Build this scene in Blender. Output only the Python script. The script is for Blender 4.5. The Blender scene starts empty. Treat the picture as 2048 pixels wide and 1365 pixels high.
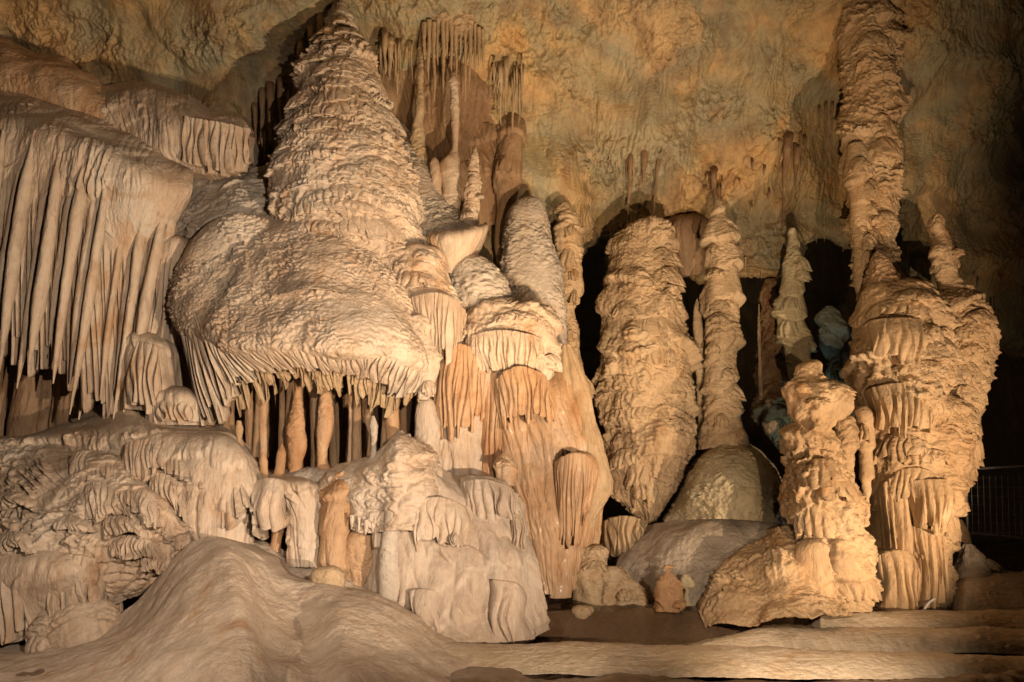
import bpy, math
import numpy as np
R = math.radians
scene = bpy.context.scene
# ------------------------------------------------------------------ camera
EYE = np.array([0.0, 0.0, 1.6]); PITCH = R(12.0); F = 1607.0   # F in photo pixels (2048 wide)
cam_d = bpy.data.cameras.new('camera'); cam = bpy.data.objects.new('camera', cam_d)
scene.collection.objects.link(cam); scene.camera = cam
cam_d.lens = 36.0 * F / 2048.0; cam_d.sensor_width = 36.0
cam_d.clip_start = 0.05; cam_d.clip_end = 300
cam.location = EYE; cam.rotation_euler = (R(90) + PITCH, 0, 0)
# ------------------------------------------------------------------ world: the cave is closed, only a trace of bounced light
w = bpy.data.worlds.new('World'); scene.world = w; w.use_nodes = True
w.node_tree.nodes['Background'].inputs[0].default_value = (0.60, 0.42, 0.27, 1)
w.node_tree.nodes['Background'].inputs[1].default_value = 0.018
scene.view_settings.view_transform = 'Standard'; scene.view_settings.look = 'None'
scene.view_settings.exposure = 0.0; scene.view_settings.gamma = 1.0
# ------------------------------------------------------------------ floodlights of the show cave
def spot(name, loc, aim, watts, col, cone=110, blend=0.6, rad=0.06):
    d = bpy.data.lights.new(name, 'SPOT'); o = bpy.data.objects.new(name, d)
    scene.collection.objects.link(o); o.location = loc
    v = np.array(aim, float) - np.array(loc, float)
    import mathutils
    o.rotation_euler = mathutils.Vector(v).to_track_quat('-Z', 'Y').to_euler()
    d.energy = watts; d.color = col; d.spot_size = R(cone); d.spot_blend = blend; d.shadow_soft_size = rad
    return o
spot('floodlight_centre', (2.4, 5.1, 0.6), (-1.7, 11.4, 5.2), 1950, (1.0, 0.79, 0.60), 92, 0.6, 0.03)
spot('floodlight_right', (6.3, 7.3, 0.6), (3.9, 12.0, 3.9), 1350, (1.0, 0.72, 0.46), 84, 0.6, 0.03)
spot('floodlight_high', (2.7, 5.0, 0.7), (-4.2, 12.0, 9.2), 1500, (1.0, 0.72, 0.42), 70, 0.7, 0.03)
spot('floodlight_left', (1.0, 2.0, 2.9), (-5.0, 10.8, 3.4), 2600, (1.0, 0.83, 0.67), 66, 0.8, 0.035)
spot('floodlight_mound', (-4.6, 4.2, 2.4), (-2.6, 8.8, 0.6), 420, (1.0, 0.80, 0.62), 80, 0.8, 0.035)
spot('floodlight_ceiling', (1.2, 3.0, 0.5), (2.0, 13.5, 9.4), 2300, (1.0, 0.72, 0.43), 60, 0.6, 0.03)
spot('floodlight_low', (2.6, 6.0, 1.3), (3.0, 9.2, 0.0), 700, (1.0, 0.78, 0.56), 62, 1.0, 0.05)
spot('floodlight_right_front', (4.4, 4.0, 0.6), (3.9, 12.0, 4.0), 650, (1.0, 0.70, 0.43), 60, 0.7, 0.03)
spot('floodlight_behind_columns', (2.15, 13.55, 3.1), (1.6, 12.0, 9.0), 500, (1.0, 0.72, 0.42), 160, 0.5, 0.08)
spot('floodlight_back_green', (4.9, 13.3, 1.9), (4.3, 13.6, 7.5), 26, (0.60, 0.88, 0.82), 160, 0.8, 0.15)
scene.cycles.diffuse_bounces = 1; scene.cycles.max_bounces = 4

# ------------------------------------------------------------------ maths
def P(u, v, Y):
    u = np.asarray(u, float); v = np.asarray(v, float); Y = np.asarray(Y, float)
    x = (u - 1024) / F; q = -(v - 682.5) / F
    dy = math.cos(PITCH) - q * math.sin(PITCH); dz = math.sin(PITCH) + q * math.cos(PITCH)
    t = Y / dy
    return np.stack([x * t, dy * t, EYE[2] + dz * t], -1)

rng = np.random.default_rng(7)
_N = 32
_G = rng.normal(size=(_N**3, 3)); _G /= np.linalg.norm(_G, axis=1)[:, None]; _G = _G.astype(np.float32)
def pn(x, y, z, seed=0):
    """3-D gradient noise, about -0.7..0.7"""
    x = np.asarray(x, np.float32) + np.float32(seed * 3.717 + 100.3); y = np.asarray(y, np.float32) + np.float32(seed * 1.931 + 100.7)
    z = np.asarray(z, np.float32) + np.float32(seed * 5.113 + 100.1)
    x, y, z = np.broadcast_arrays(x, y, z)
    xi = np.floor(x); yi = np.floor(y); zi = np.floor(z)
    fx = x - xi; fy = y - yi; fz = z - zi
    xi = xi.astype(np.int32); yi = yi.astype(np.int32); zi = zi.astype(np.int32)
    ux = fx*fx*fx*(fx*(fx*6-15)+10); uy = fy*fy*fy*(fy*(fy*6-15)+10); uz = fz*fz*fz*(fz*(fz*6-15)+10)
    out = None
    m = _N - 1
    for a in (0, 1):
        wx = ux if a else 1 - ux; ia = ((xi + a) & m) * (_N*_N)
        for b in (0, 1):
            wy = uy if b else 1 - uy; ib = ia + ((yi + b) & m) * _N
            for c in (0, 1):
                wz = uz if c else 1 - uz
                g = _G[ib + ((zi + c) & m)]
                r = (g[..., 0]*(fx-a) + g[..., 1]*(fy-b) + g[..., 2]*(fz-c)) * (wx*wy*wz)
                out = r if out is None else out + r
    return out * 1.35
def sst(x, a, b):
    t = np.clip((x - a) / (b - a), 0, 1); return t*t*(3-2*t)

def h2(i, j, s):
    v = np.sin(i*127.1 + j*311.7 + s*74.7) * 43758.5453
    return (v - np.floor(v)).astype(np.float32)
def detail(p, nrm, st, seed, S):
    """displacement of a calcite surface: overhanging lobes, tiers, flutes, lumps; S = distance round the body"""
    x, y, z = p[..., 0], p[..., 1], p[..., 2]
    d = np.zeros(x.shape, np.float32)
    flmod = np.ones(x.shape, np.float32)
    steep = 1 - np.abs(nrm[..., 2]) ** 2
    pm = 0.30 + 0.95*sst(pn(x/0.75, y/0.75, z/0.55, seed+141), -0.25, 0.2)
    for i, (s, A) in enumerate(st.get('lumps', ())):
        d += A * pn(x/s, y/s, z/(s*1.3), seed + i) * 1.4
    for i, (T, A, L, W) in enumerate(st.get('tiers', ())):
        sd = seed + 20 + 5*i
        phi = z / T + W * pn(x/(3*L), y/(3*L), z/(4*L), sd) * 1.6 + 0.55 * np.abs(pn(x/L, y/L, z/(5*L), sd+1)) * (L/T)**0.5
        k = np.floor(phi); f = phi - k
        amp = sst(pn(x/(2.2*L), y/(2.2*L), k*7.31, sd+2), -0.25, 0.3)
        lobe = 0.55 + 0.9*np.abs(pn(x/(0.55*L), y/(0.55*L), k*3.77, sd+3))
        g = (1-f)**1.3 * sst(f, -0.03, 0.14)
        d += A * amp * lobe * g * (0.25 + 0.75*steep)
        if i == 0: flmod = 0.3 + 1.2 * (1-f) * (0.2 + 0.8*amp)
    for i, (T, L, A, keep) in enumerate(st.get('lobes', ())):
        sd = seed + 120 + 7*i
        n1 = pn(x/(1.6*L), y/(1.6*L), z/(1.6*L), sd)
        phi0 = (z / T + 2.2 * L/T * pn(x/(3.5*L), y/(3.5*L), z/(5*L), sd+1) + 0.5*n1)
        k0 = np.floor(phi0)
        sp = S / L + 0.6*n1 + h2(k0, 0, sd)*1.0
        j = np.floor(sp); c = 2*(sp - j) - 1
        f = phi0 + 0.6*h2(j, k0, sd+1) + 0.38*c*c; f -= np.floor(f)
        amp = sst(h2(j, k0, sd+2), 1-keep-0.2, 1-keep+0.45)
        g = (1-f**3)*(1-0.35*f) * sst(f, -0.03, 0.16)
        t = amp * g * (1 - 0.8*np.abs(c)**2.5) * pm
        d += A * t * (0.3 + 0.7*steep)
        if i == 0: flmod = flmod * (0.4 + 1.1*t)
    for i, (W, A, St) in enumerate(st.get('flutes', ())):
        sd = seed + 50 + 5*i
        wx = 0.7*W*pn(x/(5*W), y/(5*W), z/(4*W), sd+2)
        b = np.abs(pn((S+wx)/W, 0.37, z/(W*St), sd))
        m = 0.35 + 0.95*sst(pn(x/(6*W), y/(6*W), z/(8*W), sd+1), -0.35, 0.35)
        d += A * (np.minimum(b*3.6, 1.0)**0.45 - 0.7) * m * flmod * (0.1 + 0.9*steep)
    rm = 1.0
    if st.get('rmask'): rm = 0.04 + 1.25*sst(pn(x/1.3, y/1.3, z/0.8, seed+77), -0.15, 0.25)
    for i, (s, A) in enumerate(st.get('rough', ())):
        d += A * (1 - 2.4*np.abs(pn(x/s, y/s, z/(s*1.4), seed + 80 + i))) * (rm if s < 0.5 else 1)
    if st.get('grain'):
        A = st['grain']
        d += A * np.abs(pn(x/0.05, y/0.05, z/0.03, seed + 90)) * 2 * rm
    return d

def resample(c, n):
    """Catmull-Rom through control points c (k, ...) to n samples, chord-length parameter"""
    c = np.asarray(c, float); k = len(c)
    if k == 1: return np.repeat(c, n, 0)
    seg = np.sqrt(((c[1:] - c[:-1])**2).reshape(k-1, -1).sum(1)) + 1e-6
    s = np.concatenate([[0], np.cumsum(seg)]); s /= s[-1]
    t = np.linspace(0, 1, n)
    i = np.clip(np.searchsorted(s, t, side='right') - 1, 0, k-2)
    h = (s[i+1]-s[i]); f = (t - s[i]) / h
    m = np.zeros_like(c)
    ds = np.diff(s).reshape((-1,) + (1,)*(c.ndim-1))
    sl = (c[1:] - c[:-1]) / ds
    m[0] = sl[0]; m[-1] = sl[-1]
    if k > 2: m[1:-1] = (sl[1:]*ds[:-1] + sl[:-1]*ds[1:]) / (ds[1:]+ds[:-1])
    sh = (-1,) + (1,)*(c.ndim-1); f = f.reshape(sh); h = h.reshape(sh)
    f2 = f*f; f3 = f2*f
    return (2*f3-3*f2+1)*c[i] + (f3-2*f2+f)*h*m[i] + (-2*f3+3*f2)*c[i+1] + (f3-f2)*h*m[i+1]

def normals(g, wrap):
    if wrap: du = np.roll(g, -1, 1) - np.roll(g, 1, 1)
    else: du = np.gradient(g, axis=1)
    dv = np.gradient(g, axis=0)
    n = np.cross(du, dv); l = np.linalg.norm(n, axis=-1, keepdims=True); l[l < 1e-9] = 1
    return n / l

def grid_faces(nr, nc, wrap, off=0):
    r = np.arange(nr-1)[:, None]; c = np.arange(nc if wrap else nc-1)[None, :]
    c2 = (c+1) % nc
    a = r*nc+c; b = r*nc+c2; e = (r+1)*nc+c2; d = (r+1)*nc+c
    return np.stack([a, d, e, b], -1).reshape(-1, 4) + off

def displaced(g, wrap, st, seed, out=None, S=None):
    n = normals(g, wrap)
    if out is None: out = np.array([0, -1, 0])
    # orient towards the viewer side / outwards
    if wrap:
        c = g.mean(1, keepdims=True); s = ((g - c) * n).sum(-1).mean()
    else: s = -(n[..., 1]*1.0).mean() + 0.6*n[..., 2].mean() * (1 if out[2] >= 0 else -1)
    flip = s < 0
    if flip: n = -n
    p = g.astype(np.float32)
    if S is None:
        e = np.sqrt((np.diff(g, axis=1)**2).sum(-1)).mean(0); S = np.concatenate([[0], np.cumsum(e)])[None, :]
    S = np.broadcast_to(S, g.shape[:2]).astype(np.float32)
    d = detail(p, n, st, seed, S)
    nn = n.copy(); nn[..., 2] *= 0.7
    ed = st.get('edge')
    if ed is not None: d = d * ed(g)
    return g + nn * d[..., None], flip

MESH = {}
def link(name, parts, mat, parent=None, smooth=True):
    """parts: list of (verts (n,3), quads (m,4), ngons list)"""
    V = []; Q = []; NG = []; off = 0
    for v, q, ng in parts:
        V.append(v.reshape(-1, 3)); Q.append(q + off); NG += [np.asarray(x) + off for x in ng]; off += len(V[-1])
    V = np.concatenate(V); Q = np.concatenate(Q)
    me = bpy.data.meshes.new(name)
    nq = len(Q); ln = [len(x) for x in NG]
    me.vertices.add(len(V)); 
    loops = np.concatenate([Q.ravel()] + NG) if NG else Q.ravel()
    starts = np.concatenate([np.arange(nq)*4, (nq*4 + np.concatenate([[0], np.cumsum(ln)[:-1]])) if NG else np.array([], int)]).astype(np.int32)
    me.loops.add(len(loops)); me.polygons.add(len(starts))
    o = bpy.data.objects.new(name, me); scene.collection.objects.link(o)
    if parent is None:
        c = np.array([(V[:, 0].min()+V[:, 0].max())/2, (V[:, 1].min()+V[:, 1].max())/2, V[:, 2].min()])
        o.location = c
    else:
        c = np.array(parent.get('_base', (0, 0, 0))); o.parent = parent
    me.vertices.foreach_set('co', (V - c).astype(np.float32).ravel())
    me.loops.foreach_set('vertex_index', loops.astype(np.int32))
    me.polygons.foreach_set('loop_start', starts)
    me.update(calc_edges=True); me.validate()
    me.shade_smooth() if smooth else None
    me.materials.append(mat)
    return o

def root(name, label, cat, base, group=None):
    o = bpy.data.objects.new(name, None); scene.collection.objects.link(o)
    o.location = base; o['_base'] = tuple(float(b) for b in base); o.empty_display_size = 0.2
    tag(o, label, cat, group); return o
def tag(o, label=None, cat=None, group=None, kind=None):
    if label: o['label'] = label
    if cat: o['category'] = cat
    if group: o['group'] = group
    if kind: o['kind'] = kind
    return o

RES = 0.016
def body(rows, Y, st, seed=0, dr=0.85, res=RES, fr=None):
    """closed round formation from its traced outline rows (v, u_left, u_right[, Y]); horizontal rings"""
    a = np.array([(r[0], r[1], r[2], r[3] if len(r) > 3 else Y) for r in rows], float)
    C = P((a[:, 1]+a[:, 2])/2, a[:, 0], a[:, 3])
    W = (P(a[:, 2], a[:, 0], a[:, 3]) - P(a[:, 1], a[:, 0], a[:, 3]))[:, 0] / 2
    D = np.concatenate([C, W[:, None]], 1)
    L = np.sqrt((np.diff(D, axis=0)**2).sum(1)).sum()
    nr = max(8, int(L/res)); D = resample(D, nr)
    bias = 0.28*(sum(t[1] for t in st.get('tiers', ())) + sum(t[2] for t in st.get('lobes', ())))
    D[:, 3] = np.maximum(D[:, 3]-bias, 0.6*D[:, 3])
    global _extra
    _extra = aprons(D, dr, *fr[:1], fr[1], seed+3, *(fr[2:])) if fr else []
    D = D; D[:, 3] = np.maximum(D[:, 3], 0.002)
    wm = D[:, 3].max()
    nf = max(8, int(3.14*wm/res*0.9)); nb = max(5, nf//4)
    th = np.concatenate([np.linspace(-math.pi*0.56, math.pi*0.56, nf, endpoint=False), np.linspace(math.pi*0.56, math.pi*1.44, nb, endpoint=False)])
    g = np.zeros((nr, len(th), 3))
    g[..., 0] = D[:, 0:1] + D[:, 3:4]*np.sin(th)
    g[..., 1] = D[:, 1:2] - D[:, 3:4]*dr*np.cos(th)
    g[..., 2] = D[:, 2:3]
    g2, fl = displaced(g, True, st, seed, S=th[None, :]*max(0.04, np.percentile(D[:, 3], 70)))
    # keep thin ends from exploding
    k = (np.clip(D[:, 3]/0.30, 0, 1)**0.6)[:, None, None]; g2 = g + (g2-g)*k
    nc = len(th)
    ng = [np.arange(nc), (nr-1)*nc + np.arange(nc)[::-1]]
    return (g2, grid_faces(nr, nc, True), ng)

def loft(ctrl, st, seed=0, res=RES, thick=1.0, shrink=0.12, close=True, world=False, out=None, stretch=1.0):
    """surface lofted through rows of control points (u, v, Y); closed at the back so that it has body"""
    rows = [np.array(r, float) for r in ctrl]
    rows = [r if world else P(r[:, 0], r[:, 1], r[:, 2]) for r in rows]
    Ls = [np.sqrt((np.diff(r, axis=0)**2).sum(1)).sum() for r in rows]
    nc = max(6, int(max(Ls)/res/stretch))
    rr = np.stack([resample(r, nc) for r in rows])
    Lr = max(np.sqrt((np.diff(rr[:, j], axis=0)**2).sum(1)).sum() for j in (0, nc//4, nc//2, 3*nc//4, nc-1))
    nr = max(6, int(Lr/res))
    g = resample(rr, nr)
    g2, fl = displaced(g, False, st, seed, out)
    if not close: return (g2, grid_faces(nr, nc, False), [])
    # skirt going back
    cen = g2.reshape(-1, 3).mean(0)
    def push(e, t):
        q = e + (cen - e)*np.array([shrink, 0, shrink])*t; q[..., 1] = e[..., 1] + thick*t; return q
    m = 7; G = np.zeros((nr+2*m, nc+2*m, 3)); G[m:-m, m:-m] = g2
    for k in range(1, m+1):
        t = (k/m)**1.3
        G[m-k, m:-m] = push(g2[0], t); G[-m-1+k, m:-m] = push(g2[-1], t)
        G[m:-m, m-k] = push(g2[:, 0], t); G[m:-m, -m-1+k] = push(g2[:, -1], t)
    for k in range(1, m+1):
        for j in range(1, m+1):
            t = (max(k, j)/m)**1.3
            for a, b, c in ((m-k, m-j, g2[0, 0]), (m-k, -m-1+j, g2[0, -1]), (-m-1+k, m-j, g2[-1, 0]), (-m-1+k, -m-1+j, g2[-1, -1])):
                G[a, b] = push(c, t)
    R_, C_ = G.shape[:2]
    ids = np.arange(R_*C_).reshape(R_, C_)
    loop = np.concatenate([ids[0, :], ids[1:, -1], ids[-1, :-1][::-1], ids[1:-1, 0][::-1]])
    return (G, grid_faces(R_, C_, False), [loop])

def pleat_core(T, Bm, O, n, A, seed, bulge=0.0, wob=1.0, rag=0.15, back=0.25, nr=56, taper=None):
    r = np.random.default_rng(seed); nc = len(T)
    s = np.linspace(0, n, nc)
    knots = r.uniform(-1, 1, (6, n+4))
    def kn(row, q): i = np.clip(np.floor(q).astype(int), 0, n+2); f = q-i; f = f*f*(3-2*f); return knots[row, i]*(1-f) + knots[row, i+1]*f
    t = np.linspace(0, 1, nr)[:, None]
    ph = s[None, :] + 0.33*kn(0, s)[None, :] + 0.30*wob*t*kn(1, s)[None, :] + 0.16*wob*np.sin(5*t + 3*kn(2, s)[None, :])
    idx = np.floor(ph)
    fold = np.abs(np.sin(np.pi*ph))**0.55
    hem = 1 + rag*(2*h2(idx, 0, seed)-1) + 0.5*rag*(fold-0.6)
    tt = t*hem
    g = T[None]*(1-tt[..., None]) + Bm[None]*tt[..., None]
    amp = A*(0.25 + 0.75*sst(t, 0, 0.5))*(0.6 + 0.8*h2(idx, 1, seed))
    push = (fold-0.6)*amp + bulge*np.sin(np.pi*np.clip(tt, 0, 1))
    if taper is not None: push = push*taper[None, :]
    push = push + 0.006*pn(g[..., 0]/.04, g[..., 1]/.04, g[..., 2]/.04, 8)
    g = g + O[None]*push[..., None]
    dx = np.linalg.norm(Bm[-1]-Bm[0])/n
    side = np.stack([-O[:, 1], O[:, 0], 0*O[:, 0]], -1)
    g = g + side[None]*(0.45*dx*wob*(t*kn(3, s)[None, :] + 0.4*np.sin(7*t+4*kn(4, s)[None, :])))[..., None]
    bk = -O*back
    G = np.concatenate([g[0:1] + bk*0.6, g, g[-1:] + bk*0.5 + np.array([0, 0, .02]), g[[-5, nr//2, 4]] + bk], 0)
    return (G, grid_faces(G.shape[0], nc, False), [])

def pleats(top, bot, n, A, seed, bulge=0.0, wob=1.0, rag=0.15, samp=14, back=0.25, soft=0.0):
    """folded stone curtain between a top and a bottom curve of (u, v, Y); sharp valleys between n folds, ragged hem"""
    nc = n*samp
    T = resample(P(*np.array(top, float).T), nc); Bm = resample(P(*np.array(bot, float).T), nc)
    O = np.tile(np.array([0, -1.0, 0]), (nc, 1))
    c = np.linspace(-1, 1, nc); e = 1-np.abs(c)**4
    if soft: T[:, 1] += soft*(1-e); Bm[:, 1] += soft*1.3*(1-e)
    return pleat_core(T, Bm, O, n, A, seed, bulge, wob, rag, back, taper=(0.3+0.7*e) if soft else None)

def aprons(D, dr, count, hrange, seed, wrange=(0.3, 0.9)):
    """drip fringes wrapped round a body given by its rings D (x, y, z, half width), top row first"""
    r = np.random.default_rng(seed); out = []; nr_ = len(D)
    ztop, zbot = D[0, 2], D[-1, 2]
    for q in range(count):
        zc = ztop + (zbot-ztop)*(0.06 + 0.86*(q + r.uniform(0.1, 0.9))/count)
        h = r.uniform(*hrange); i = int(np.argmin(np.abs(D[:, 2]-zc))); Wd = D[i, 3]
        if Wd < 0.10: continue
        dth = min(r.uniform(*wrange), 1.2); tc = r.uniform(-0.95, 0.95)
        wid = 2*dth*Wd; n = max(4, int(wid/0.085)); nc = n*10
        c = np.linspace(-1, 1, nc); th = tc + dth*c
        arch = r.uniform(0.15, 0.5)*h + 0.10*wid
        zt = zc - arch*c*c; zb = zt - h*(1-0.45*c*c)
        def ring(z, off):
            zz = D[::-1, 2]; 
            X = np.interp(z, zz, D[::-1, 0]); Yy = np.interp(z, zz, D[::-1, 1]); W = np.interp(z, zz, D[::-1, 3])
            rr_ = W*(1+0.02) + off
            return np.stack([X + rr_*np.sin(th), Yy - rr_*dr*np.cos(th), z], -1)
        e = 1 - c**4
        T = ring(zt, -0.02 + 0.07*e); Bm = ring(zb, -0.03 + (0.12+0.22*h)*e)
        O = np.stack([np.sin(th), -np.cos(th), 0*th], -1)
        out.append(pleat_core(T, Bm, O, n, 0.05, seed*7+q, 0.02, 1.0, 0.22, 0.16, 22, 0.3+0.7*e))
    return out

def yof(ctrl, u, v):
    """distance of a lofted surface near picture point u, v"""
    c = np.array([p for r in ctrl for p in r], float)
    w = 1/((c[:, 0]-u)**2 + (c[:, 1]-v)**2 + 60.0)**1.5
    return float((w*c[:, 2]).sum()/w.sum())

# ------------------------------------------------------------------ materials
def ramp(nt, pts):
    r = nt.nodes.new('ShaderNodeValToRGB'); e = r.color_ramp.elements
    while len(e) > 1: e.remove(e[-1])
    e[0].position = pts[0][0]; e[0].color = (*pts[0][1], 1)
    for p, c in pts[1:]:
        q = e.new(p); q.color = (*c, 1)
    return r
def rock(name, cols, scale=0.6, streak=0.5, streak_cols=None, rough=(0.45, 0.75), bump=0.8, spec=0.35, fine=30.0, gour=0.55, wet=False, coat=0.0, st=(1, 1, 1)):
    m = bpy.data.materials.new(name); m.use_nodes = True; nt = m.node_tree; N = nt.nodes; L = nt.links
    b = N['Principled BSDF']
    geo = N.new('ShaderNodeNewGeometry')
    def mapp(sc):
        mp = N.new('ShaderNodeMapping'); mp.inputs['Scale'].default_value = sc; L.new(geo.outputs['Position'], mp.inputs['Vector']); return mp
    def noise(sc, s, det=5, ro=0.55, dist=0.0):
        n = N.new('ShaderNodeTexNoise'); n.inputs['Scale'].default_value = s; n.inputs['Detail'].default_value = det
        n.inputs['Roughness'].default_value = ro; n.inputs['Distortion'].default_value = dist
        L.new(mapp(sc).outputs[0], n.inputs['Vector']); return n
    n1 = noise((1, 1, 0.8), scale, 7, 0.62, 0.6)
    k = len(cols); r1 = ramp(nt, [(0.30 + 0.42*i/(k-1), c) for i, c in enumerate(cols)])
    L.new(n1.outputs['Fac'], r1.inputs[0]); col = r1.outputs[0]
    def mix(a, bc, fac, mode='MIX'):
        mx = N.new('ShaderNodeMix'); mx.data_type = 'RGBA'; mx.blend_type = mode
        if isinstance(fac, float): mx.inputs[0].default_value = fac
        else: L.new(fac, mx.inputs[0])
        L.new(a, mx.inputs[6])
        if isinstance(bc, tuple): mx.inputs[7].default_value = (*bc, 1)
        else: L.new(bc, mx.inputs[7])
        return mx.outputs[2]
    if streak:
        n2 = noise((1, 1, 0.10), 2.6, 6, 0.65, 0.3)
        r2 = ramp(nt, [(0.46, (0, 0, 0)), (0.66, (streak,)*3)])
        L.new(n2.outputs['Fac'], r2.inputs[0])
        sc = streak_cols or (cols[0][0]*0.75, cols[0][1]*0.55, cols[0][2]*0.38)
        col = mix(col, sc, r2.outputs[0])
    n3 = noise((1, 1, 0.45), 14.0, 8, 0.75, 0.2)
    r3 = ramp(nt, [(0.3, (0.80, 0.77, 0.74)), (0.5, (1, 1, 1)), (0.72, (1.10, 1.09, 1.07))])
    L.new(n3.outputs['Fac'], r3.inputs[0]); col = mix(col, r3.outputs[0], 1.0, 'MULTIPLY')
    n6 = noise((1, 1, 0.55), 1.15, 6, 0.6, 1.6)
    r6 = ramp(nt, [(0.30, (0.80, 0.64, 0.49)), (0.42, (1, 1, 1)), (0.54, (1, 1, 1)), (0.64, (0.76, 0.76, 0.77)), (0.76, (1.12, 1.12, 1.10))])
    L.new(n6.outputs['Fac'], r6.inputs[0]); col = mix(col, r6.outputs[0], 0.85, 'MULTIPLY')
    L.new(col, b.inputs['Base Color'])
    n4 = noise((1, 1, 1), 3.0, 4, 0.6)
    mr = N.new('ShaderNodeMapRange'); mr.inputs['From Min'].default_value = 0.35; mr.inputs['From Max'].default_value = 0.65
    mr.inputs['To Min'].default_value = rough[0]; mr.inputs['To Max'].default_value = rough[1]
    L.new(n4.outputs['Fac'], mr.inputs[0]); L.new(mr.outputs[0], b.inputs['Roughness'])
    b.inputs['Specular IOR Level'].default_value = spec
    b.inputs['Coat Weight'].default_value = coat; b.inputs['Coat Roughness'].default_value = 0.18
    f1 = noise((st[0], st[1], 1.25*st[2]), fine, 6, 0.68)
    bp = N.new('ShaderNodeBump'); bp.inputs['Strength'].default_value = bump; bp.inputs['Distance'].default_value = 0.028
    L.new(f1.outputs['Fac'], bp.inputs['Height'])
    last = bp
    if gour:
        w5 = noise((1, 1, 1), 5.0, 4, 0.6)
        va = N.new('ShaderNodeVectorMath'); va.operation = 'MULTIPLY_ADD'; L.new(w5.outputs['Color'], va.inputs[0])
        va.inputs[1].default_value = (0.22, 0.22, 0.22); L.new(mapp((st[0], st[1], 1.35*st[2])).outputs[0], va.inputs[2])
        n5 = N.new('ShaderNodeTexVoronoi'); n5.feature = 'F1'; n5.inputs['Scale'].default_value = 11.0
        L.new(va.outputs[0], n5.inputs['Vector'])
        b2 = N.new('ShaderNodeBump'); b2.inputs['Strength'].default_value = gour; b2.inputs['Distance'].default_value = 0.05; b2.invert = True
        L.new(n5.outputs['Distance'], b2.inputs['Height'])
        n7 = noise((1, 1, 1), 1.7, 3, 0.5); m7 = N.new('ShaderNodeMapRange'); m7.inputs['From Min'].default_value = 0.40; m7.inputs['From Max'].default_value = 0.62
        m7.inputs['To Min'].default_value = 0.08*gour; m7.inputs['To Max'].default_value = 1.1*gour
        L.new(n7.outputs['Fac'], m7.inputs[0]); L.new(m7.outputs[0], b2.inputs['Strength']); L.new(bp.outputs[0], b2.inputs['Normal']); last = b2
    L.new(last.outputs[0], b.inputs['Normal'])
    return m
M = {}
def mk(key, name, *a, **k):
    M[key] = rock(name, *a, **k)
    k2 = dict(k); k2['st'] = (1.25, 1.25, 0.16); k2['gour'] = 0.6*k.get('gour', 0.55)
    M[key+'_v'] = rock(name + ' with drip streaks', *a, **k2)
mk('cream', 'pale calcite', [(0.44, 0.31, 0.21), (0.56, 0.43, 0.31), (0.60, 0.50, 0.39)], 0.8, 0.45, (0.46, 0.28, 0.16))
mk('grey', 'dusty grey calcite', [(0.30, 0.25, 0.20), (0.46, 0.38, 0.30), (0.55, 0.46, 0.36)], 0.7, 0.25, (0.40, 0.29, 0.20))
mk('sand', 'smooth sandy flowstone', [(0.42, 0.31, 0.22), (0.51, 0.40, 0.30), (0.57, 0.47, 0.36)], 0.6, 0.4, (0.38, 0.25, 0.16), bump=0.7, gour=0.3)
mk('ochre', 'ochre flowstone', [(0.36, 0.20, 0.10), (0.50, 0.31, 0.17), (0.56, 0.40, 0.26)], 0.7, 0.6, (0.42, 0.19, 0.07))
mk('orange', 'wet orange flowstone', [(0.40, 0.22, 0.10), (0.50, 0.31, 0.17), (0.55, 0.41, 0.28)], 0.9, 0.75, (0.40, 0.19, 0.07), rough=(0.3, 0.6), spec=0.5, gour=0.1, coat=0.15)
mk('amber', 'wet amber flowstone', [(0.34, 0.18, 0.07), (0.44, 0.26, 0.11), (0.48, 0.34, 0.19)], 0.9, 0.7, (0.26, 0.12, 0.04), rough=(0.35, 0.6), spec=0.5, gour=0.1, coat=0.1)
mk('tan', 'tan stalagmite calcite', [(0.34, 0.23, 0.13), (0.47, 0.33, 0.19), (0.54, 0.41, 0.26)], 0.9, 0.35, (0.36, 0.22, 0.12))
mk('golden', 'golden calcite', [(0.42, 0.27, 0.15), (0.55, 0.38, 0.22), (0.60, 0.45, 0.29)], 0.9, 0.3, (0.44, 0.26, 0.12))
mk('olive', 'olive stained calcite', [(0.40, 0.33, 0.20), (0.48, 0.40, 0.25), (0.54, 0.45, 0.30)], 1.1, 0.35, (0.34, 0.24, 0.13))
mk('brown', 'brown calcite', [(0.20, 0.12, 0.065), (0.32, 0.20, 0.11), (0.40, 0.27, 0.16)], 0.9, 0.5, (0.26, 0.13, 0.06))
mk('lamplit_teal', 'bluish lamplit calcite', [(0.20, 0.23, 0.21), (0.30, 0.33, 0.30), (0.36, 0.38, 0.33)], 1.1, 0.2)  # bluish lamplight put into the calcite's own colour
M['wall'] = rock('cave rock', [(0.44, 0.22, 0.09), (0.55, 0.34, 0.14), (0.40, 0.30, 0.155), (0.31, 0.27, 0.165), (0.52, 0.34, 0.16), (0.62, 0.43, 0.24)], 0.42, 0.6, (0.20, 0.11, 0.055), bump=1.0, fine=18.0, gour=0.35, rough=(0.35, 0.6), spec=0.5)
M['floor'] = rock('muddy cave floor', [(0.07, 0.04, 0.022), (0.12, 0.075, 0.045), (0.17, 0.11, 0.07)], 0.8, 0.0, rough=(0.06, 0.35), spec=0.6, gour=0.15, bump=0.35)  # wet mud, tone lowered further to stand in for shade on the bank
M['rim'] = rock('rimstone', [(0.42, 0.31, 0.20), (0.56, 0.44, 0.31), (0.64, 0.52, 0.38)], 0.9, 0.0, rough=(0.25, 0.5), spec=0.6, gour=0.4, bump=0.8, st=(0.35, 1.0, 1.2), coat=0.2)
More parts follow.
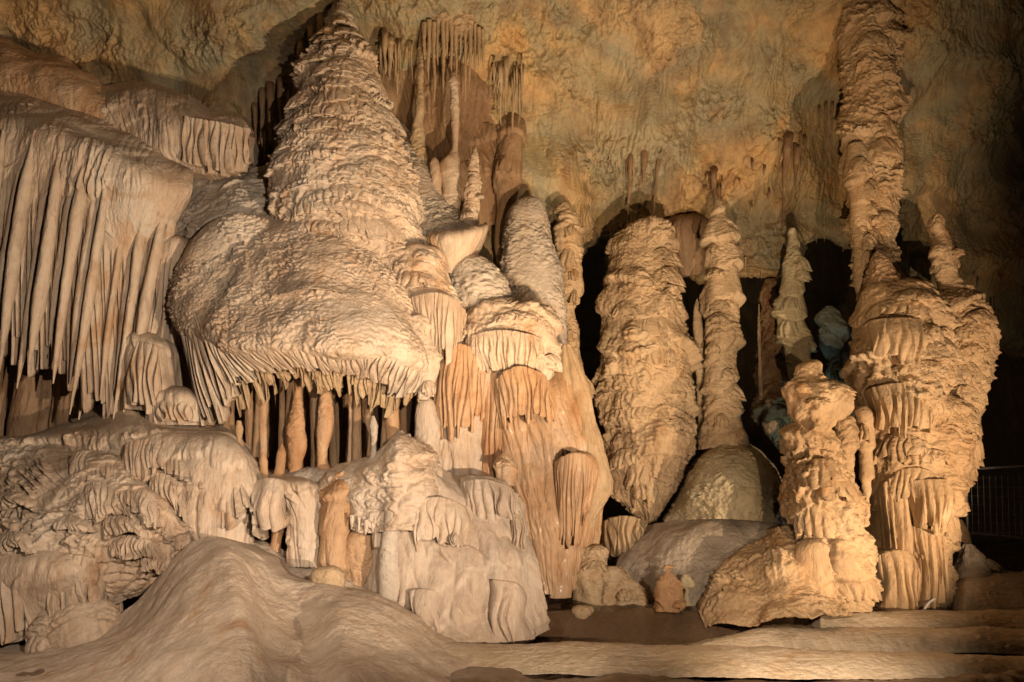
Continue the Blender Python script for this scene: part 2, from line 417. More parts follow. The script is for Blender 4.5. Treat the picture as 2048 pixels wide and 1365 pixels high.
def plain(name, col, rough, metal=0.0, **kw):
    m = bpy.data.materials.new(name); m.use_nodes = True; b = m.node_tree.nodes['Principled BSDF']
    b.inputs['Base Color'].default_value = (*col, 1); b.inputs['Roughness'].default_value = rough; b.inputs['Metallic'].default_value = metal
    n = m.node_tree.nodes.new('ShaderNodeTexNoise'); n.inputs['Scale'].default_value = 14; n.inputs['Detail'].default_value = 6
    geo = m.node_tree.nodes.new('ShaderNodeNewGeometry'); m.node_tree.links.new(geo.outputs['Position'], n.inputs['Vector'])
    r = ramp(m.node_tree, [(0.3, tuple(c*0.7 for c in col)), (0.7, tuple(min(1, c*1.2) for c in col))])
    m.node_tree.links.new(n.outputs['Fac'], r.inputs[0]); m.node_tree.links.new(r.outputs[0], b.inputs['Base Color'])
    for k, v in kw.items(): b.inputs[k].default_value = v
    return m
M['metal'] = plain('galvanised steel', (0.62, 0.60, 0.56), 0.45, 0.4)
M['cable'] = plain('white cable sheath', (0.75, 0.73, 0.70), 0.4)
M['water'] = plain('pool water', (0.02, 0.013, 0.007), 0.04, 0.0, IOR=1.33)

# ------------------------------------------------------------------ styles
ST = dict(
  cone=dict(lumps=[(0.7, .07), (0.28, .04)], tiers=[(.44, .085, .35, 1.9)], lobes=[(.21, .20, .075, .75), (.095, .10, .032, .75)], flutes=[(.06, .085, 6), (.03, .034, 6)], rough=[(.055, .008)], grain=.009),
  pillar=dict(lumps=[(0.6, .09), (0.25, .05)], tiers=[(.58, .19, .5, 0.9)], lobes=[(.22, .22, .075, .75), (.10, .11, .032, .7)], flutes=[(.06, .065, 8), (.03, .030, 7)], rough=[(.055, .009)], grain=.010),
  scaly=dict(lumps=[(0.5, .10), (0.2, .05)], lobes=[(.15, .22, .10, .9), (.08, .11, .045, .85)], rough=[(.06, .014)], grain=.010),
  terrace=dict(lumps=[(0.6, .06), (0.25, .03)], tiers=[(.33, .09, .3, 1.4)], lobes=[(.17, .26, .09, .85), (.08, .12, .035, .8)], flutes=[(.05, .04, 6)], grain=.006),
  rings=dict(lumps=[(0.35, .05)], tiers=[(.48, .17, .40, 0.55)], lobes=[(.22, .28, .05, .7), (.09, .14, .018, .6)], flutes=[(.05, .030, 7), (.03, .012, 6)], grain=.005),
  thin=dict(lumps=[(0.25, .04)], tiers=[(.22, .04, .16, 0.8)], lobes=[(.11, .10, .02, .6)], flutes=[(.05, .012, 4)], grain=.004),
  gour=dict(lumps=[(0.8, .07), (0.3, .03)], lobes=[(.085, .14, .040, .8), (.045, .075, .018, .8)], rough=[(.05, .005)], grain=.007),
  shingle=dict(lumps=[(0.6, .08), (0.25, .03)], tiers=[(.42, .12, .4, 1.2)], lobes=[(.17, .28, .055, .75), (.08, .13, .020, .7)], flutes=[(.055, .034, 6), (.03, .014, 5)], grain=.004),
  curtain=dict(lumps=[(0.7, .07)], tiers=[(.8, .10, .6, .9)], lobes=[(.5, .30, .03, .5)], flutes=[(.17, .10, 9), (.07, .055, 10), (.035, .020, 9)], grain=.003),
  ribs=dict(lumps=[(0.8, .08), (.3, .03)], flutes=[(.16, .05, 16), (.055, .034, 14), (.028, .012, 10)], grain=.003),
  drape=dict(lumps=[(0.5, .02), (.15, .008)], flutes=[(.10, .03, 14), (.04, .012, 10)], grain=.003),
  smooth=dict(lumps=[(1.6, .08), (0.5, .05), (0.2, .018)], rough=[(.13, .006)], flutes=[(.5, .02, 4), (.12, .010, 8)], grain=.004),
  sheet=dict(lumps=[(0.9, .10), (0.35, .04)], tiers=[(.7, .10, .5, 1.2)], lobes=[(.5, .35, .07, .5)], flutes=[(.24, .11, 9), (.08, .040, 12), (.035, .014, 10)], grain=.004),
  boulder=dict(lumps=[(0.45, .12), (0.2, .05)], lobes=[(.12, .15, .02, .7)], flutes=[(.08, .018, 5)], grain=.005),
  lumpy=dict(lumps=[(0.5, .10), (0.2, .06)], lobes=[(.18, .24, .055, .8), (.09, .12, .022, .75)], rough=[(.12, .010)], grain=.006),
  wall=dict(lumps=[(3.0, .40), (1.2, .22), (0.5, .09)], tiers=[(1.5, .22, 1.1, 1.6)], rough=[(1.1, .09), (.45, .05), (.19, .045), (.09, .028)], flutes=[(.09, .045, 3.5)], grain=.018, rmask=1),
  rim=dict(lumps=[(1.0, .03), (.35, .015)], rough=[(.3, .010), (.1, .007)], grain=.006),
)
_seed = [0]
VERT = ('drape', 'fringe', 'inner_fringe', 'long_fringe', 'stone_ribbon', 'curtain_sheet', 'drip_lip', 'flowstone_skirt', 'front_fringe', 'trunk_flutes', 'side_apron', 'small_boss', 'fringed_cap', 'flowstone_block', 'flowstone_stub', 'stalactite', 'flowstone_pedestal')
def thing(name, label, cat, part, mat, group=None, kind=None, parent=None):
    parts = part if isinstance(part, list) else [part]
    if name in VERT and isinstance(mat, str) and mat+'_v' in M: mat = mat+'_v'
    o = link(name, parts, M[mat] if isinstance(mat, str) else mat, parent)
    if parent is None: tag(o, label, cat, group, kind)
    elif label: o['label'] = label
    return o
def sd():
    _seed[0] += 13; return _seed[0] % 997
VS = ('curtain', 'drape', 'ribs', 'sheet')
FR = dict(cone=(2.6, (.14, .40)), pillar=(2.2, (.14, .42)), rings=(2.4, (.12, .30)), shingle=(2.8, (.10, .26)), lumpy=(2.2, (.07, .16)))
def B(name, label, cat, rows, Y, style, mat, dr=0.85, group=None, parent=None, res=RES):
    fr = None
    if style in FR:
        z = P(1024, rows[0][0], Y)[2] - P(1024, rows[-1][0], Y)[2]; wd = (max(r[2]-r[1] for r in rows))*Y/F
        fr = (int(FR[style][0]*z*max(1, wd/0.9)), FR[style][1])
        if wd < 0.22: fr = None
    st = dict(ST[style]); k = 0.78 + 0.55*((_seed[0]*7) % 10)/10
    if 'tiers' in st: st['tiers'] = [(T*k, A*k**0.5, L*k, W) for T, A, L, W in st['tiers']]
    if 'lobes' in st: st['lobes'] = [(T*k, L*k, A*k**0.7, kp) for T, L, A, kp in st['lobes']]
    b = body(rows, Y, st, sd(), dr, res, fr)
    if style in VS and mat+'_v' in M: mat = mat+'_v'
    return thing(name, label, cat, [b] + _extra, mat, group, None, parent)
def LF(name, label, cat, ctrl, style, mat, thick=1.0, group=None, parent=None, res=RES, shrink=0.12, out=None):
    return thing(name, label, cat, loft(ctrl, ST[style], sd(), res, thick, shrink, out=out), mat+'_v' if style in VS and mat+'_v' in M else mat, group, None, parent)

# ================================================================== SETTING
# floor as a height field, reaching behind the camera
def floor_z(x, y):
    z = 0.34*sst(y, 10.45, 10.95) + 0.10*sst(y, 11, 12) + 0.5*sst(y, 12.5, 15.0) - 0.35*sst(y, 17, 30)
    z = z - 0.45*sst(y, 9.55, 9.75)*(1-sst(y, 10.2, 10.5))*(1-0.8*sst(x, 2.2, 3.2))
    z = z - 0.14*(1-sst(y, 7.9, 8.4))
    return z
xs = np.concatenate([np.linspace(-16, -7, 40, endpoint=False), np.linspace(-7, 8, 700, endpoint=False), np.linspace(8, 16, 40)])
ys = np.concatenate([np.linspace(-6, 6.5, 40, endpoint=False), np.linspace(6.5, 14, 420, endpoint=False), np.linspace(14, 42, 60)])
X, Yg = np.meshgrid(xs, ys)
Z = floor_z(X, Yg) + 0.10*pn(X/1.3, Yg/1.3, 0, 3) + 0.05*pn(X/0.4, Yg/0.4, 0, 4) + 0.02*pn(X/0.13, Yg/0.13, 0, 5)
g = np.stack([X, Yg, Z], -1)
thing('cave_floor', None, None, (g, grid_faces(*X.shape, False)[:, ::-1], []), 'floor', kind='structure')
# pool
X, Yg = np.meshgrid(np.linspace(-2.5, 3.4, 200), np.linspace(9.5, 10.9, 60))
g = np.stack([X, Yg, -0.03 + 0.0015*pn(X/0.5, Yg/0.2, 0, 1)], -1)
thing('pool_water', None, None, (g, grid_faces(*X.shape, False)[:, ::-1], []), 'water', kind='structure')

# ceiling and back wall: one sheet that comes overhead and goes back past the lip
def edge_v(u): return 0
U = [-900, -300, 200, 700, 1000, 1120, 1190, 1260, 1370, 1450, 1540, 1620, 1700, 1850, 2100, 2500, 3000]
lip = [420, 420, 420, 520, 590, 560, 455, 500, 545, 545, 540, 470, 475, 560, 700, 700, 700]
YL = [14.2, 14.2, 14.2, 14.0, 14.0, 14.1, 14.2, 14.2, 14.2, 14.2, 14.2, 14.3, 14.4, 14.5, 15.0, 15.0, 15.0]
def crow(dv, Yf, first=None):
    return [(u, l*dv[0]+dv[1], y*Yf[0]+Yf[1]) for u, l, y in zip(U, lip, YL)]
ctrl = [P(*np.array([(u, l-150, y+6.0) for u, l, y in zip(U, lip, YL)]).T),
        P(*np.array([(u, l-45, y+1.6) for u, l, y in zip(U, lip, YL)]).T),
        P(*np.array([(u, l, y) for u, l, y in zip(U, lip, YL)]).T),
        P(*np.array([(u, l*0.72, y-0.35) for u, l, y in zip(U, lip, YL)]).T),
        P(*np.array([(u, l*0.35, y-1.0) for u, l, y in zip(U, lip, YL)]).T),
        P(*np.array([(u, -20, y-2.2) for u, l, y in zip(U, lip, YL)]).T),
        P(*np.array([(u, -300, y-4.4) for u, l, y in zip(U, lip, YL)]).T)]
ctrl.append(np.array([(x, 3.0, 9.5) for x in np.linspace(-11, 12, 17)]))
ctrl.append(np.array([(x, -6.0, 8.5) for x in np.linspace(-11, 12, 17)]))
thing('cave_ceiling', None, None, loft(ctrl, ST['wall'], 5, 0.022, close=False, world=True, out=np.array([0, 0, -1])), 'wall', kind='structure')
def yceil(u, v):
    l = np.interp(u, U, lip); y = np.interp(u, U, YL)
    return float(np.interp(v, [-300, -20, l*0.35, l*0.72, l], [y-4.4, y-2.2, y-1.0, y-0.35, y]))
# far back wall in the dark
ctrl = [[(x, 36 + 2*math.sin(x), z) for x in np.linspace(-30, 34, 9)] for z in (-1, 5, 11, 17)]
thing('cave_wall', None, None, loft(ctrl, ST['wall'], 9, 0.15, close=False, world=True), 'wall', kind='structure')

# ================================================================== LEFT
def hang(pts, st='thin', off=0.12, dr=0.9):
    """stalactite rooted in the ceiling: pts (u, v, half width)"""
    u, v, h = pts[0]; y0 = yceil(u, v)
    rows = [(v-34, u-h*0.5, u+h*0.5, y0+0.35), (v-14, u-h*1.1, u+h*1.1, y0+0.08)] + [(b, a-c, a+c, y0-off) for a, b, c in pts]
    return body(rows, y0, ST[st], sd(), dr, 0.012)
def rod(pts, Y, st='drape', dr=0.8, res=RES, seed=None):
    """hanging or standing drape: pts (u, v, half width)"""
    return body([(v, u-h, u+h) for u, v, h in pts], Y, ST[st], sd() if seed is None else seed, dr, res)

# --- foreground mound
LF('flowstone_mound', 'broad smooth sandy mound filling the lower left corner in front of the terraces', 'flowstone mound', [
 [(-500,1330,9.9),(-100,1290,9.9),(110,1287,9.8),(215,1258,9.8),(300,1170,9.75),(360,1098,9.7),(428,1066,9.6),(520,1110,9.6),(570,1158,9.5),(690,1172,9.6),(770,1195,9.6),(850,1245,9.6),(930,1300,9.6),(1000,1335,9.5)],
 [(-500,1345,9.4),(-100,1310,9.4),(110,1300,9.3),(240,1270,9.2),(330,1190,9.1),(400,1128,9.05),(450,1105,9.0),(520,1150,9.15),(590,1200,9.2),(690,1195,9.05),(770,1225,9.1),(850,1275,9.2),(925,1315,9.2),(1010,1345,9.2)],
 [(-500,1365,8.6),(-100,1340,8.6),(100,1330,8.6),(230,1300,8.5),(340,1240,8.35),(420,1200,8.15),(470,1185,8.15),(530,1235,8.35),(600,1275,8.45),(690,1270,8.2),(770,1285,8.4),(850,1320,8.6),(930,1345,8.7),(1020,1365,8.8)],
 [(-500,1400,7.8),(-100,1385,7.8),(100,1375,7.8),(230,1350,7.7),(340,1320,7.45),(430,1300,7.35),(490,1300,7.3),(550,1335,7.5),(620,1355,7.55),(700,1345,7.3),(780,1355,7.5),(860,1375,7.9),(940,1392,8.1),(1030,1400,8.3)],
 [(-500,1520,6.8),(-100,1520,6.8),(100,1510,6.8),(230,1500,6.7),(340,1490,6.6),(430,1480,6.4),(490,1480,6.3),(550,1500,6.6),(620,1500,6.6),(700,1490,6.5),(780,1490,6.7),(860,1500,7.1),(940,1500,7.4),(1030,1500,7.7)]],
 'smooth', 'sand', thick=1.5)

# --- terraced fan, lower left
FAN = [
 [(-300,868,11.2),(-60,880,11.0),(60,885,10.9),(130,893,10.8),(200,893,10.8),(240,905,10.8)],
 [(-300,900,10.9),(-60,915,10.6),(60,925,10.4),(150,930,10.2),(235,930,10.2),(290,960,10.35)],
 [(-300,980,10.4),(-60,985,10.2),(60,990,10.0),(170,985,9.85),(280,985,9.8),(362,1040,10.1)],
 [(-300,1060,10.1),(-60,1060,9.9),(60,1065,9.75),(180,1060,9.7),(290,1060,9.7),(375,1090,10.0)],
 [(-300,1110,9.95),(-60,1110,9.75),(60,1115,9.65),(170,1120,9.7),(260,1130,9.8),(340,1140,10.0)],
 [(-300,1290,10.0),(-60,1285,9.8),(30,1285,9.75),(110,1262,9.85),(190,1222,9.95),(280,1180,10.1)]]
LF('flowstone_terrace', 'fan of small scalloped flowstone terraces with dripping lips at the lower left edge', 'flowstone', FAN,
 'terrace', 'cream', thick=1.0)
LF('flowstone_fringe', 'row of long fluted drips under the lowest terrace at the left edge', 'flowstone', [
 [(-200,1098,9.75),(0,1100,9.6),(70,1102,9.55),(130,1110,9.55),(190,1125,9.65)],
 [(-200,1130,9.65),(0,1128,9.45),(70,1128,9.42),(130,1138,9.45),(195,1150,9.6)],
 [(-200,1200,9.8),(0,1200,9.6),(60,1205,9.58),(120,1200,9.6),(180,1190,9.75)],
 [(-200,1290,9.9),(0,1285,9.7),(40,1280,9.7),(80,1255,9.75),(150,1225,9.9)]],
 'curtain', 'cream', thick=0.6)
B('flowstone_boulder', 'low rounded boulder of flowstone lying behind the foreground mound at far left', 'boulder',
 [(1195,150,190),(1205,110,225),(1230,75,240),(1265,60,235),(1290,70,220)], 9.75, 'shingle', 'cream', 0.8)

# --- upper terrace with fringes (behind the fan)
SHELF = [
 [(-300,878,12.2),(-50,876,12.1),(100,850,12.0),(190,812,12.0),(240,792,12.0),(320,820,12.0),(400,835,11.9),(455,845,11.8),(490,880,11.8)],
 [(-300,885,11.6),(-50,882,11.5),(100,868,11.3),(190,845,11.2),(245,822,11.2),(320,845,11.1),(400,855,11.0),(460,865,10.95),(505,905,11.1)],
 [(-300,895,11.1),(-50,893,11.0),(90,885,10.8),(190,875,10.7),(250,880,10.55),(320,888,10.45),(400,890,10.35),(470,900,10.35),(520,950,10.7)],
 [(-300,930,11.0),(-50,930,10.9),(90,920,10.8),(200,930,10.6),(260,950,10.4),(330,960,10.3),(400,955,10.15),(475,965,10.2),(524,990,10.6)],
 [(-300,1000,11.0),(-50,1000,10.9),(90,1000,10.8),(220,1000,10.6),(290,1010,10.4),(345,1030,10.3),(405,1030,10.1),(470,1040,10.2),(510,1060,10.6)],
 [(-300,1120,11.0),(-50,1120,10.9),(90,1120,10.8),(220,1120,10.6),(300,1120,10.5),(355,1130,10.35),(410,1130,10.15),(465,1140,10.25),(503,1150,10.6)]]
LF('flowstone_shelf', 'long pale flowstone shelf with fluted front under the left curtains', 'flowstone', SHELF,
 'curtain', 'cream', thick=1.2)
B('flowstone_spill', 'smooth rounded knob of flowstone pouring in front of the pale shelf', 'flowstone',
 [(922,415,450),(932,392,470),(955,378,485),(1000,372,492),(1060,375,490),(1130,372,488)], 10.35, 'curtain', 'cream', 0.75)
def arcs(ctrl, name, lst, mat, cat='flowstone'):
    for k, (lab, pts, drop, n, A) in enumerate(lst):
        pts = np.array(pts, float)
        top = [(u, v, yof(ctrl, u, v) - 0.19) for u, v in pts]
        bot = [(u, v + 1.35*drop*(0.85+0.15*math.sin(i*2.1)), yof(ctrl, u, v+drop) - 0.30) for i, (u, v) in enumerate(pts)]
        thing(name, lab, cat, pleats(top, bot, n, A, 40+k, bulge=0.06, rag=0.14, samp=18, back=0.35, soft=0.22, wob=1.3), mat)
arcs(FAN, 'drip_lip', [
 ('uppermost drip lip on the terrace fan, just under the pale shelf', [(110,930),(150,906),(200,902),(243,925)], 45, 14, .07),
 ('long arching drip lip round the right side of the terrace fan', [(135,990),(180,964),(240,962),(300,988),(340,1030),(358,1075)], 50, 26, .08),
 ('drip lip nested inside the long arching lip', [(165,1012),(200,990),(240,990),(278,1018)], 36, 14, .06),
 ('smallest arching drip lip, deepest inside the nested lips', [(190,1050),(225,1026),(262,1028),(292,1056)], 34, 13, .06),
 ('short drip lip at the frame edge, highest there on the fan', [(-30,985),(0,985),(30,985),(62,998)], 24, 10, .05),
 ('flat drip lip in the middle of the terrace fan', [(90,1040),(130,1032),(172,1044)], 22, 10, .05),
 ('drip lip at the frame edge just above the long fluted drips', [(-40,1070),(0,1066),(40,1065),(68,1084)], 34, 12, .06),
 ('broken drip lip right of the flat middle lip', [(200,1080),(240,1070),(290,1078),(332,1100)], 36, 16, .06),
 ('low drip lip beside the foreground mound', [(270,1112),(310,1104),(350,1112)], 30, 10, .06),
 ('tall row of fluted drips reaching down to the rounded boulder', [(68,1102),(110,1104),(160,1112),(200,1122)], 115, 11, .10),
 ('tall row of fluted drips standing at the frame edge', [(-120,1108),(-40,1108),(20,1112),(64,1114)], 160, 14, .10)], 'cream')
arcs(SHELF, 'drip_lip', [
 ('wide fringe of drips along the front of the pale shelf', [(228,912),(250,888),(300,876),(360,872),(425,876)], 70, 26, .08),
 ('short fringe of drips below the left of the wide fringe', [(285,958),(318,945),(355,962),(372,990)], 60, 11, .08),
 ('row of smooth flutes down the right end of the pale shelf', [(425,892),(455,890),(485,905),(508,930)], 120, 8, .07)], 'cream')
# --- left curtain ledge with its drapes
ctop = root('curtain_ledge', 'huge pale ledge with long hanging stone curtains at the left edge', 'stone curtain', P(150, 500, 11.4))
LF('ledge', None, None, [
 [(-500,150,12.6),(-100,165,12.4),(0,185,12.3),(110,205,12.1),(210,245,11.9),(300,290,11.7),(350,325,11.6),(385,345,11.5)],
 [(-500,185,11.8),(-100,200,11.5),(0,215,11.4),(110,238,11.2),(210,280,11.1),(300,325,11.0),(350,352,11.1),(384,362,11.3)],
 [(-500,240,11.2),(-100,245,11.0),(0,255,10.9),(110,275,10.75),(210,318,10.7),(295,362,10.75),(345,385,10.95),(380,385,11.2)],
 [(-500,330,11.15),(-100,330,11.0),(0,330,10.9),(105,345,10.8),(200,385,10.8),(280,425,10.9),(330,425,11.05),(365,410,11.25)],
 [(-500,600,11.6),(-100,600,11.5),(0,600,11.4),(80,600,11.3),(160,600,11.3),(225,600,11.3),(280,560,11.4),(330,500,11.5)]],
 'curtain', 'cream', thick=0.9, parent=ctop)
rq = np.random.default_rng(5)
tops = [-190,-150,-110,-70,-40,-14,8,30,50,70,88,108,126,144,160,176,192,208,222,236,250,263,276,289,301,313,325,337,348,358]
tipv = {8:770,30:700,70:745,88:690,108:778,126:730,144:740,160:690,176:768,192:640,208:768,222:830,236:760,250:840,263:800,276:860,289:780,301:840,313:800,325:740,337:760,348:700,358:640}
for k, u0 in enumerate(tops):
    v1 = tipv.get(u0, 850); v0 = 262 + max(0, u0-80)*0.40
    u1 = u0 - (v1-v0)*(0.10 + 0.05*(u0 < 260) + 0.08*max(0, (u0-200)/150)); h = [9.5, 6.5, 10.5, 7, 9][k % 5] * (0.85 if u0 > 240 else 1.0)
    yy = 10.80 + 0.10*((k*5) % 3) + 0.22*(u0 > 230) + 0.0012*max(0, u0-230)
    ts = np.linspace(0, 1, 11)
    pts = [(u0 + (u1-u0)*t + 2.5*math.sin(4*t+k), v0 + (v1-v0)*t, h*(0.35+0.65*min(1, t*4))*(1.0 + 0.15*math.sin(6*t+k*1.3))*(1-0.95*max(0, (t-0.62)/0.38)**1.6) + 0.6) for t in ts]
    thing('drape', None, None, rod(pts, yy, 'drape', 1.5), 'cream', parent=ctop)
thing('curtain_sheet', None, None, pleats([(-260,290,11.2),(-100,290,11.1),(0,290,11.0),(110,310,10.9),(200,350,10.92),(280,380,11.05),(330,395,11.2),(368,385,11.4)],[(-330,720,11.2),(-150,710,11.1),(-50,690,11.0),(50,700,10.95),(120,740,11.0),(195,790,11.1),(240,800,11.35),(300,640,11.5)], 58, .14, 31, .03, wob=0.6, rag=.10, samp=14), 'cream', parent=ctop)
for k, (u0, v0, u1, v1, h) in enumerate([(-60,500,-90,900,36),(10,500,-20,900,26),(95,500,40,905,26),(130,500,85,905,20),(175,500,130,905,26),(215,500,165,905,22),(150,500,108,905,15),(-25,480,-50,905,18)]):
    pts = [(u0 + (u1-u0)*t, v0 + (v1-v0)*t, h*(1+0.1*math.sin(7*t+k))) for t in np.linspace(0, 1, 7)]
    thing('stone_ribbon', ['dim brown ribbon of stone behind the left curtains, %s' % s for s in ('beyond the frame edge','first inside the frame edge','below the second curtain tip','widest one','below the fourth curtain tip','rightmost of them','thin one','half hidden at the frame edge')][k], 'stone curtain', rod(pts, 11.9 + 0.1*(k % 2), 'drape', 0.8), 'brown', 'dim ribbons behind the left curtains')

# --- upper slabs
LF('rock_slab', 'reddish grey slab of rock sloping down above the left curtains', 'rock slab', [
 [(-400,10,13.2),(-50,50,12.8),(0,75,12.7),(60,100,12.6),(130,115,12.5),(180,150,12.4),(215,178,12.3),(260,200,12.3)],
 [(-400,60,12.6),(-50,90,12.2),(0,100,12.1),(60,125,12.0),(120,140,11.95),(175,175,11.9),(215,205,11.9),(260,230,12.0)],
 [(-400,140,12.2),(-50,150,11.9),(0,155,11.85),(60,170,11.8),(120,190,11.8),(175,215,11.8),(215,240,11.8),(265,275,11.9)],
 [(-400,220,12.3),(-50,220,12.1),(0,215,12.0),(60,225,12.0),(120,240,12.0),(175,270,12.0),(215,290,12.0),(270,320,12.1)]],
 'smooth', 'ochre', thick=1.4)
up = root('fluted_ledge', 'whitish ledge with a short fluted fringe left of the great cone', 'flowstone', P(400, 340, 12))
LF('ledge', None, None, [
 [(150,165,12.9),(215,168,12.7),(280,163,12.6),(325,175,12.5),(380,198,12.4),(430,225,12.3),(480,230,12.3),(500,240,12.5)],
 [(150,190,12.2),(215,190,12.0),(280,185,11.9),(325,200,11.85),(380,222,11.8),(430,240,11.75),(475,240,11.8),(500,255,12.1)],
 [(160,225,11.9),(225,225,11.75),(285,232,11.65),(330,245,11.55),(375,255,11.5),(430,262,11.45),(472,262,11.55),(503,280,11.95)],
 [(190,260,11.9),(245,270,11.75),(295,290,11.65),(335,300,11.55),(380,300,11.5),(430,305,11.5),(468,305,11.6),(500,310,12.0)],
 [(240,290,12.0),(285,310,11.85),(320,330,11.75),(350,340,11.65),(385,345,11.65),(428,350,11.65),(462,345,11.75),(495,340,12.1)]],
 'curtain', 'cream', thick=0.9, parent=up)
thing('fringe', None, None, pleats([(368,232,11.45),(410,240,11.42),(450,246,11.42),(500,258,11.55)], [(364,330,11.5),(405,342,11.45),(448,345,11.42),(498,330,11.6)], 11, .12, 5, rag=0.12), 'cream', parent=up)

# --- great cone
cone = root('cone_stalagmite', 'great conical stalagmite with overhanging dripping tiers, its tip touching the ceiling', 'stalagmite', P(700, 460, 11.7))
B('cone', None, None, [(8,676,692),(28,668,702),(55,655,712),(85,638,730),(110,630,742),(150,602,756),(200,588,780),(260,572,800),(330,552,820),(380,540,832),(430,538,848),(480,545,858),(540,560,868)], 11.9, 'cone', 'cream', 0.85, parent=cone, res=0.013)
B('tip', None, None, [(-60,680,694),(-20,678,692),(5,676,693),(28,664,706),(60,652,716)], 11.95, 'thin', 'grey', 0.9, parent=cone)
# grey slope right of the cone
DOME = [
 [(420,395,12.3),(470,395,12.1),(530,415,11.9),(590,420,11.8),(650,430,11.8),(710,450,11.8),(770,490,11.8),(800,530,11.9),(830,570,12.0)],
 [(375,440,11.9),(430,445,11.5),(510,450,11.25),(590,437,11.1),(660,455,11.1),(730,485,11.15),(790,525,11.3),(825,570,11.5),(850,610,11.8)],
 [(345,500,11.6),(400,510,11.0),(500,520,10.75),(590,505,10.6),(680,520,10.6),(760,550,10.75),(815,590,10.95),(850,625,11.2),(865,660,11.5)],
 [(340,565,11.4),(385,590,10.75),(490,605,10.45),(600,600,10.3),(700,605,10.3),(780,625,10.45),(830,650,10.7),(860,680,11.0),(872,700,11.4)],
 [(342,600,11.35),(380,640,10.6),(480,660,10.2),(600,668,10.0),(710,672,10.0),(785,682,10.2),(835,700,10.5),(862,715,10.9),(874,730,11.3)],
 [(344,620,11.35),(385,668,10.6),(480,690,10.15),(600,698,9.95),(710,704,9.97),(785,712,10.2),(835,730,10.5),(860,745,10.9),(872,755,11.3)],
 [(350,640,11.45),(392,690,10.8),(482,712,10.4),(600,720,10.25),(705,724,10.25),(780,734,10.45),(825,750,10.7),(850,765,11.05),(862,775,11.4)],
 [(360,650,11.6),(400,700,11.1),(490,722,10.9),(600,732,10.85),(700,735,10.85),(770,745,10.95),(810,760,11.1),(835,775,11.3),(850,785,11.6)]]
LF('flowstone_slope', 'rippled grey slope of flowstone on the right flank of the great cone', 'flowstone', [
 [(740,190,12.9),(785,225,12.8),(800,245,12.75),(815,262,12.8),(825,280,13.0)],
 [(740,260,12.6),(800,290,12.3),(820,300,12.25),(838,310,12.35),(860,330,12.7)],
 [(760,350,12.3),(815,360,12.0),(850,370,11.95),(875,380,12.05),(900,400,12.5)],
 [(790,430,12.0),(845,430,11.75),(880,430,11.65),(910,430,11.75),(945,440,12.3)],
 [(820,500,11.8),(865,495,11.5),(900,490,11.4),(935,485,11.5),(960,480,12.2)],
 [(850,560,11.8),(875,545,11.5),(905,540,11.4),(935,530,11.6),(955,520,12.2)]],
 'gour', 'grey', thick=0.9)

# --- umbrella dome
dome = root('umbrella_dome', 'huge mushroom shaped flowstone dome with a fringed rim over a dark recess', 'flowstone', P(610, 740, 11.3))
LF('dome', None, None, DOME,
 'gour', 'cream', thick=0.5, parent=dome, res=0.013)
def onto(ctrl, rows, off): return [[(u, v, yof(ctrl, u, v)-off-(0.10 if k == len(rows)-1 else 0)) for u, v in r] for k, r in enumerate(rows)]
LF('upper_shell', None, None, onto(DOME, [[(515,430),(590,424),(650,434),(720,458),(785,505)],[(500,480),(590,468),(670,480),(750,512),(812,560)],[(512,550),(590,535),(680,540),(765,568),(835,612)],[(545,596),(605,584),(690,586),(775,610),(848,655)]], 0.06), 'gour', 'cream', thick=0.35, parent=dome, res=0.013)
LF('upper_shell', None, None, onto(DOME, [[(355,560),(390,500),(430,455),(480,440)],[(350,600),(395,560),(445,520),(495,495)],[(358,625),(405,610),(460,590),(500,560)]], 0.05), 'shingle', 'cream', thick=0.35, parent=dome, res=0.013)
B('upper_fold', None, None, [(412,690,745),(420,668,775),(445,655,800),(480,665,822),(520,690,840),(560,730,850)], 11.35, 'shingle', 'cream', 0.6, parent=dome)
B('left_fold', None, None, [(432,470,520),(445,430,540),(480,385,545),(540,355,540),(600,350,520),(650,370,480)], 11.25, 'gour', 'cream', 0.55, parent=dome)
thing('fringe', None, None, pleats(
 [(372,622,10.85),(400,655,10.55),(440,672,10.32),(480,682,10.15),(540,690,10.03),(600,694,9.97),(660,698,9.97),(710,701,10.0),(785,711,10.2),(835,729,10.5),(862,742,10.85)],
 [(440,800,11.0),(470,770,10.8),(500,755,10.65),(530,745,10.5),(570,742,10.4),(610,742,10.35),(650,744,10.35),(695,748,10.4),(755,768,10.5),(795,790,10.65),(835,790,10.9)], 54, .10, 3, bulge=0.07, wob=1.5, rag=0.13, samp=18, back=0.1), 'cream', parent=dome)
thing('inner_fringe', None, None, pleats(
 [(450,690,10.85),(500,702,10.6),(600,712,10.4),(700,716,10.4),(785,730,10.6),(850,755,10.95)],
 [(470,790,11.1),(510,778,10.9),(600,768,10.75),(695,775,10.75),(765,800,10.85),(840,820,11.05)], 50, .10, 13, bulge=0.03, wob=1.5, rag=0.5, samp=18, back=0.1), 'tan', parent=dome)
thing('long_fringe', None, None, pleats([(343,575,11.1),(352,590,10.95),(368,606,10.8),(385,625,10.65),(405,645,10.5),(425,655,10.38)],
 [(400,832,11.1),(412,838,10.95),(428,835,10.85),(440,818,10.75),(452,790,10.66),(478,768,10.55)], 11, .16, 8, bulge=0.05, wob=1.2, rag=0.10, samp=34, back=0.3), 'cream', parent=dome)

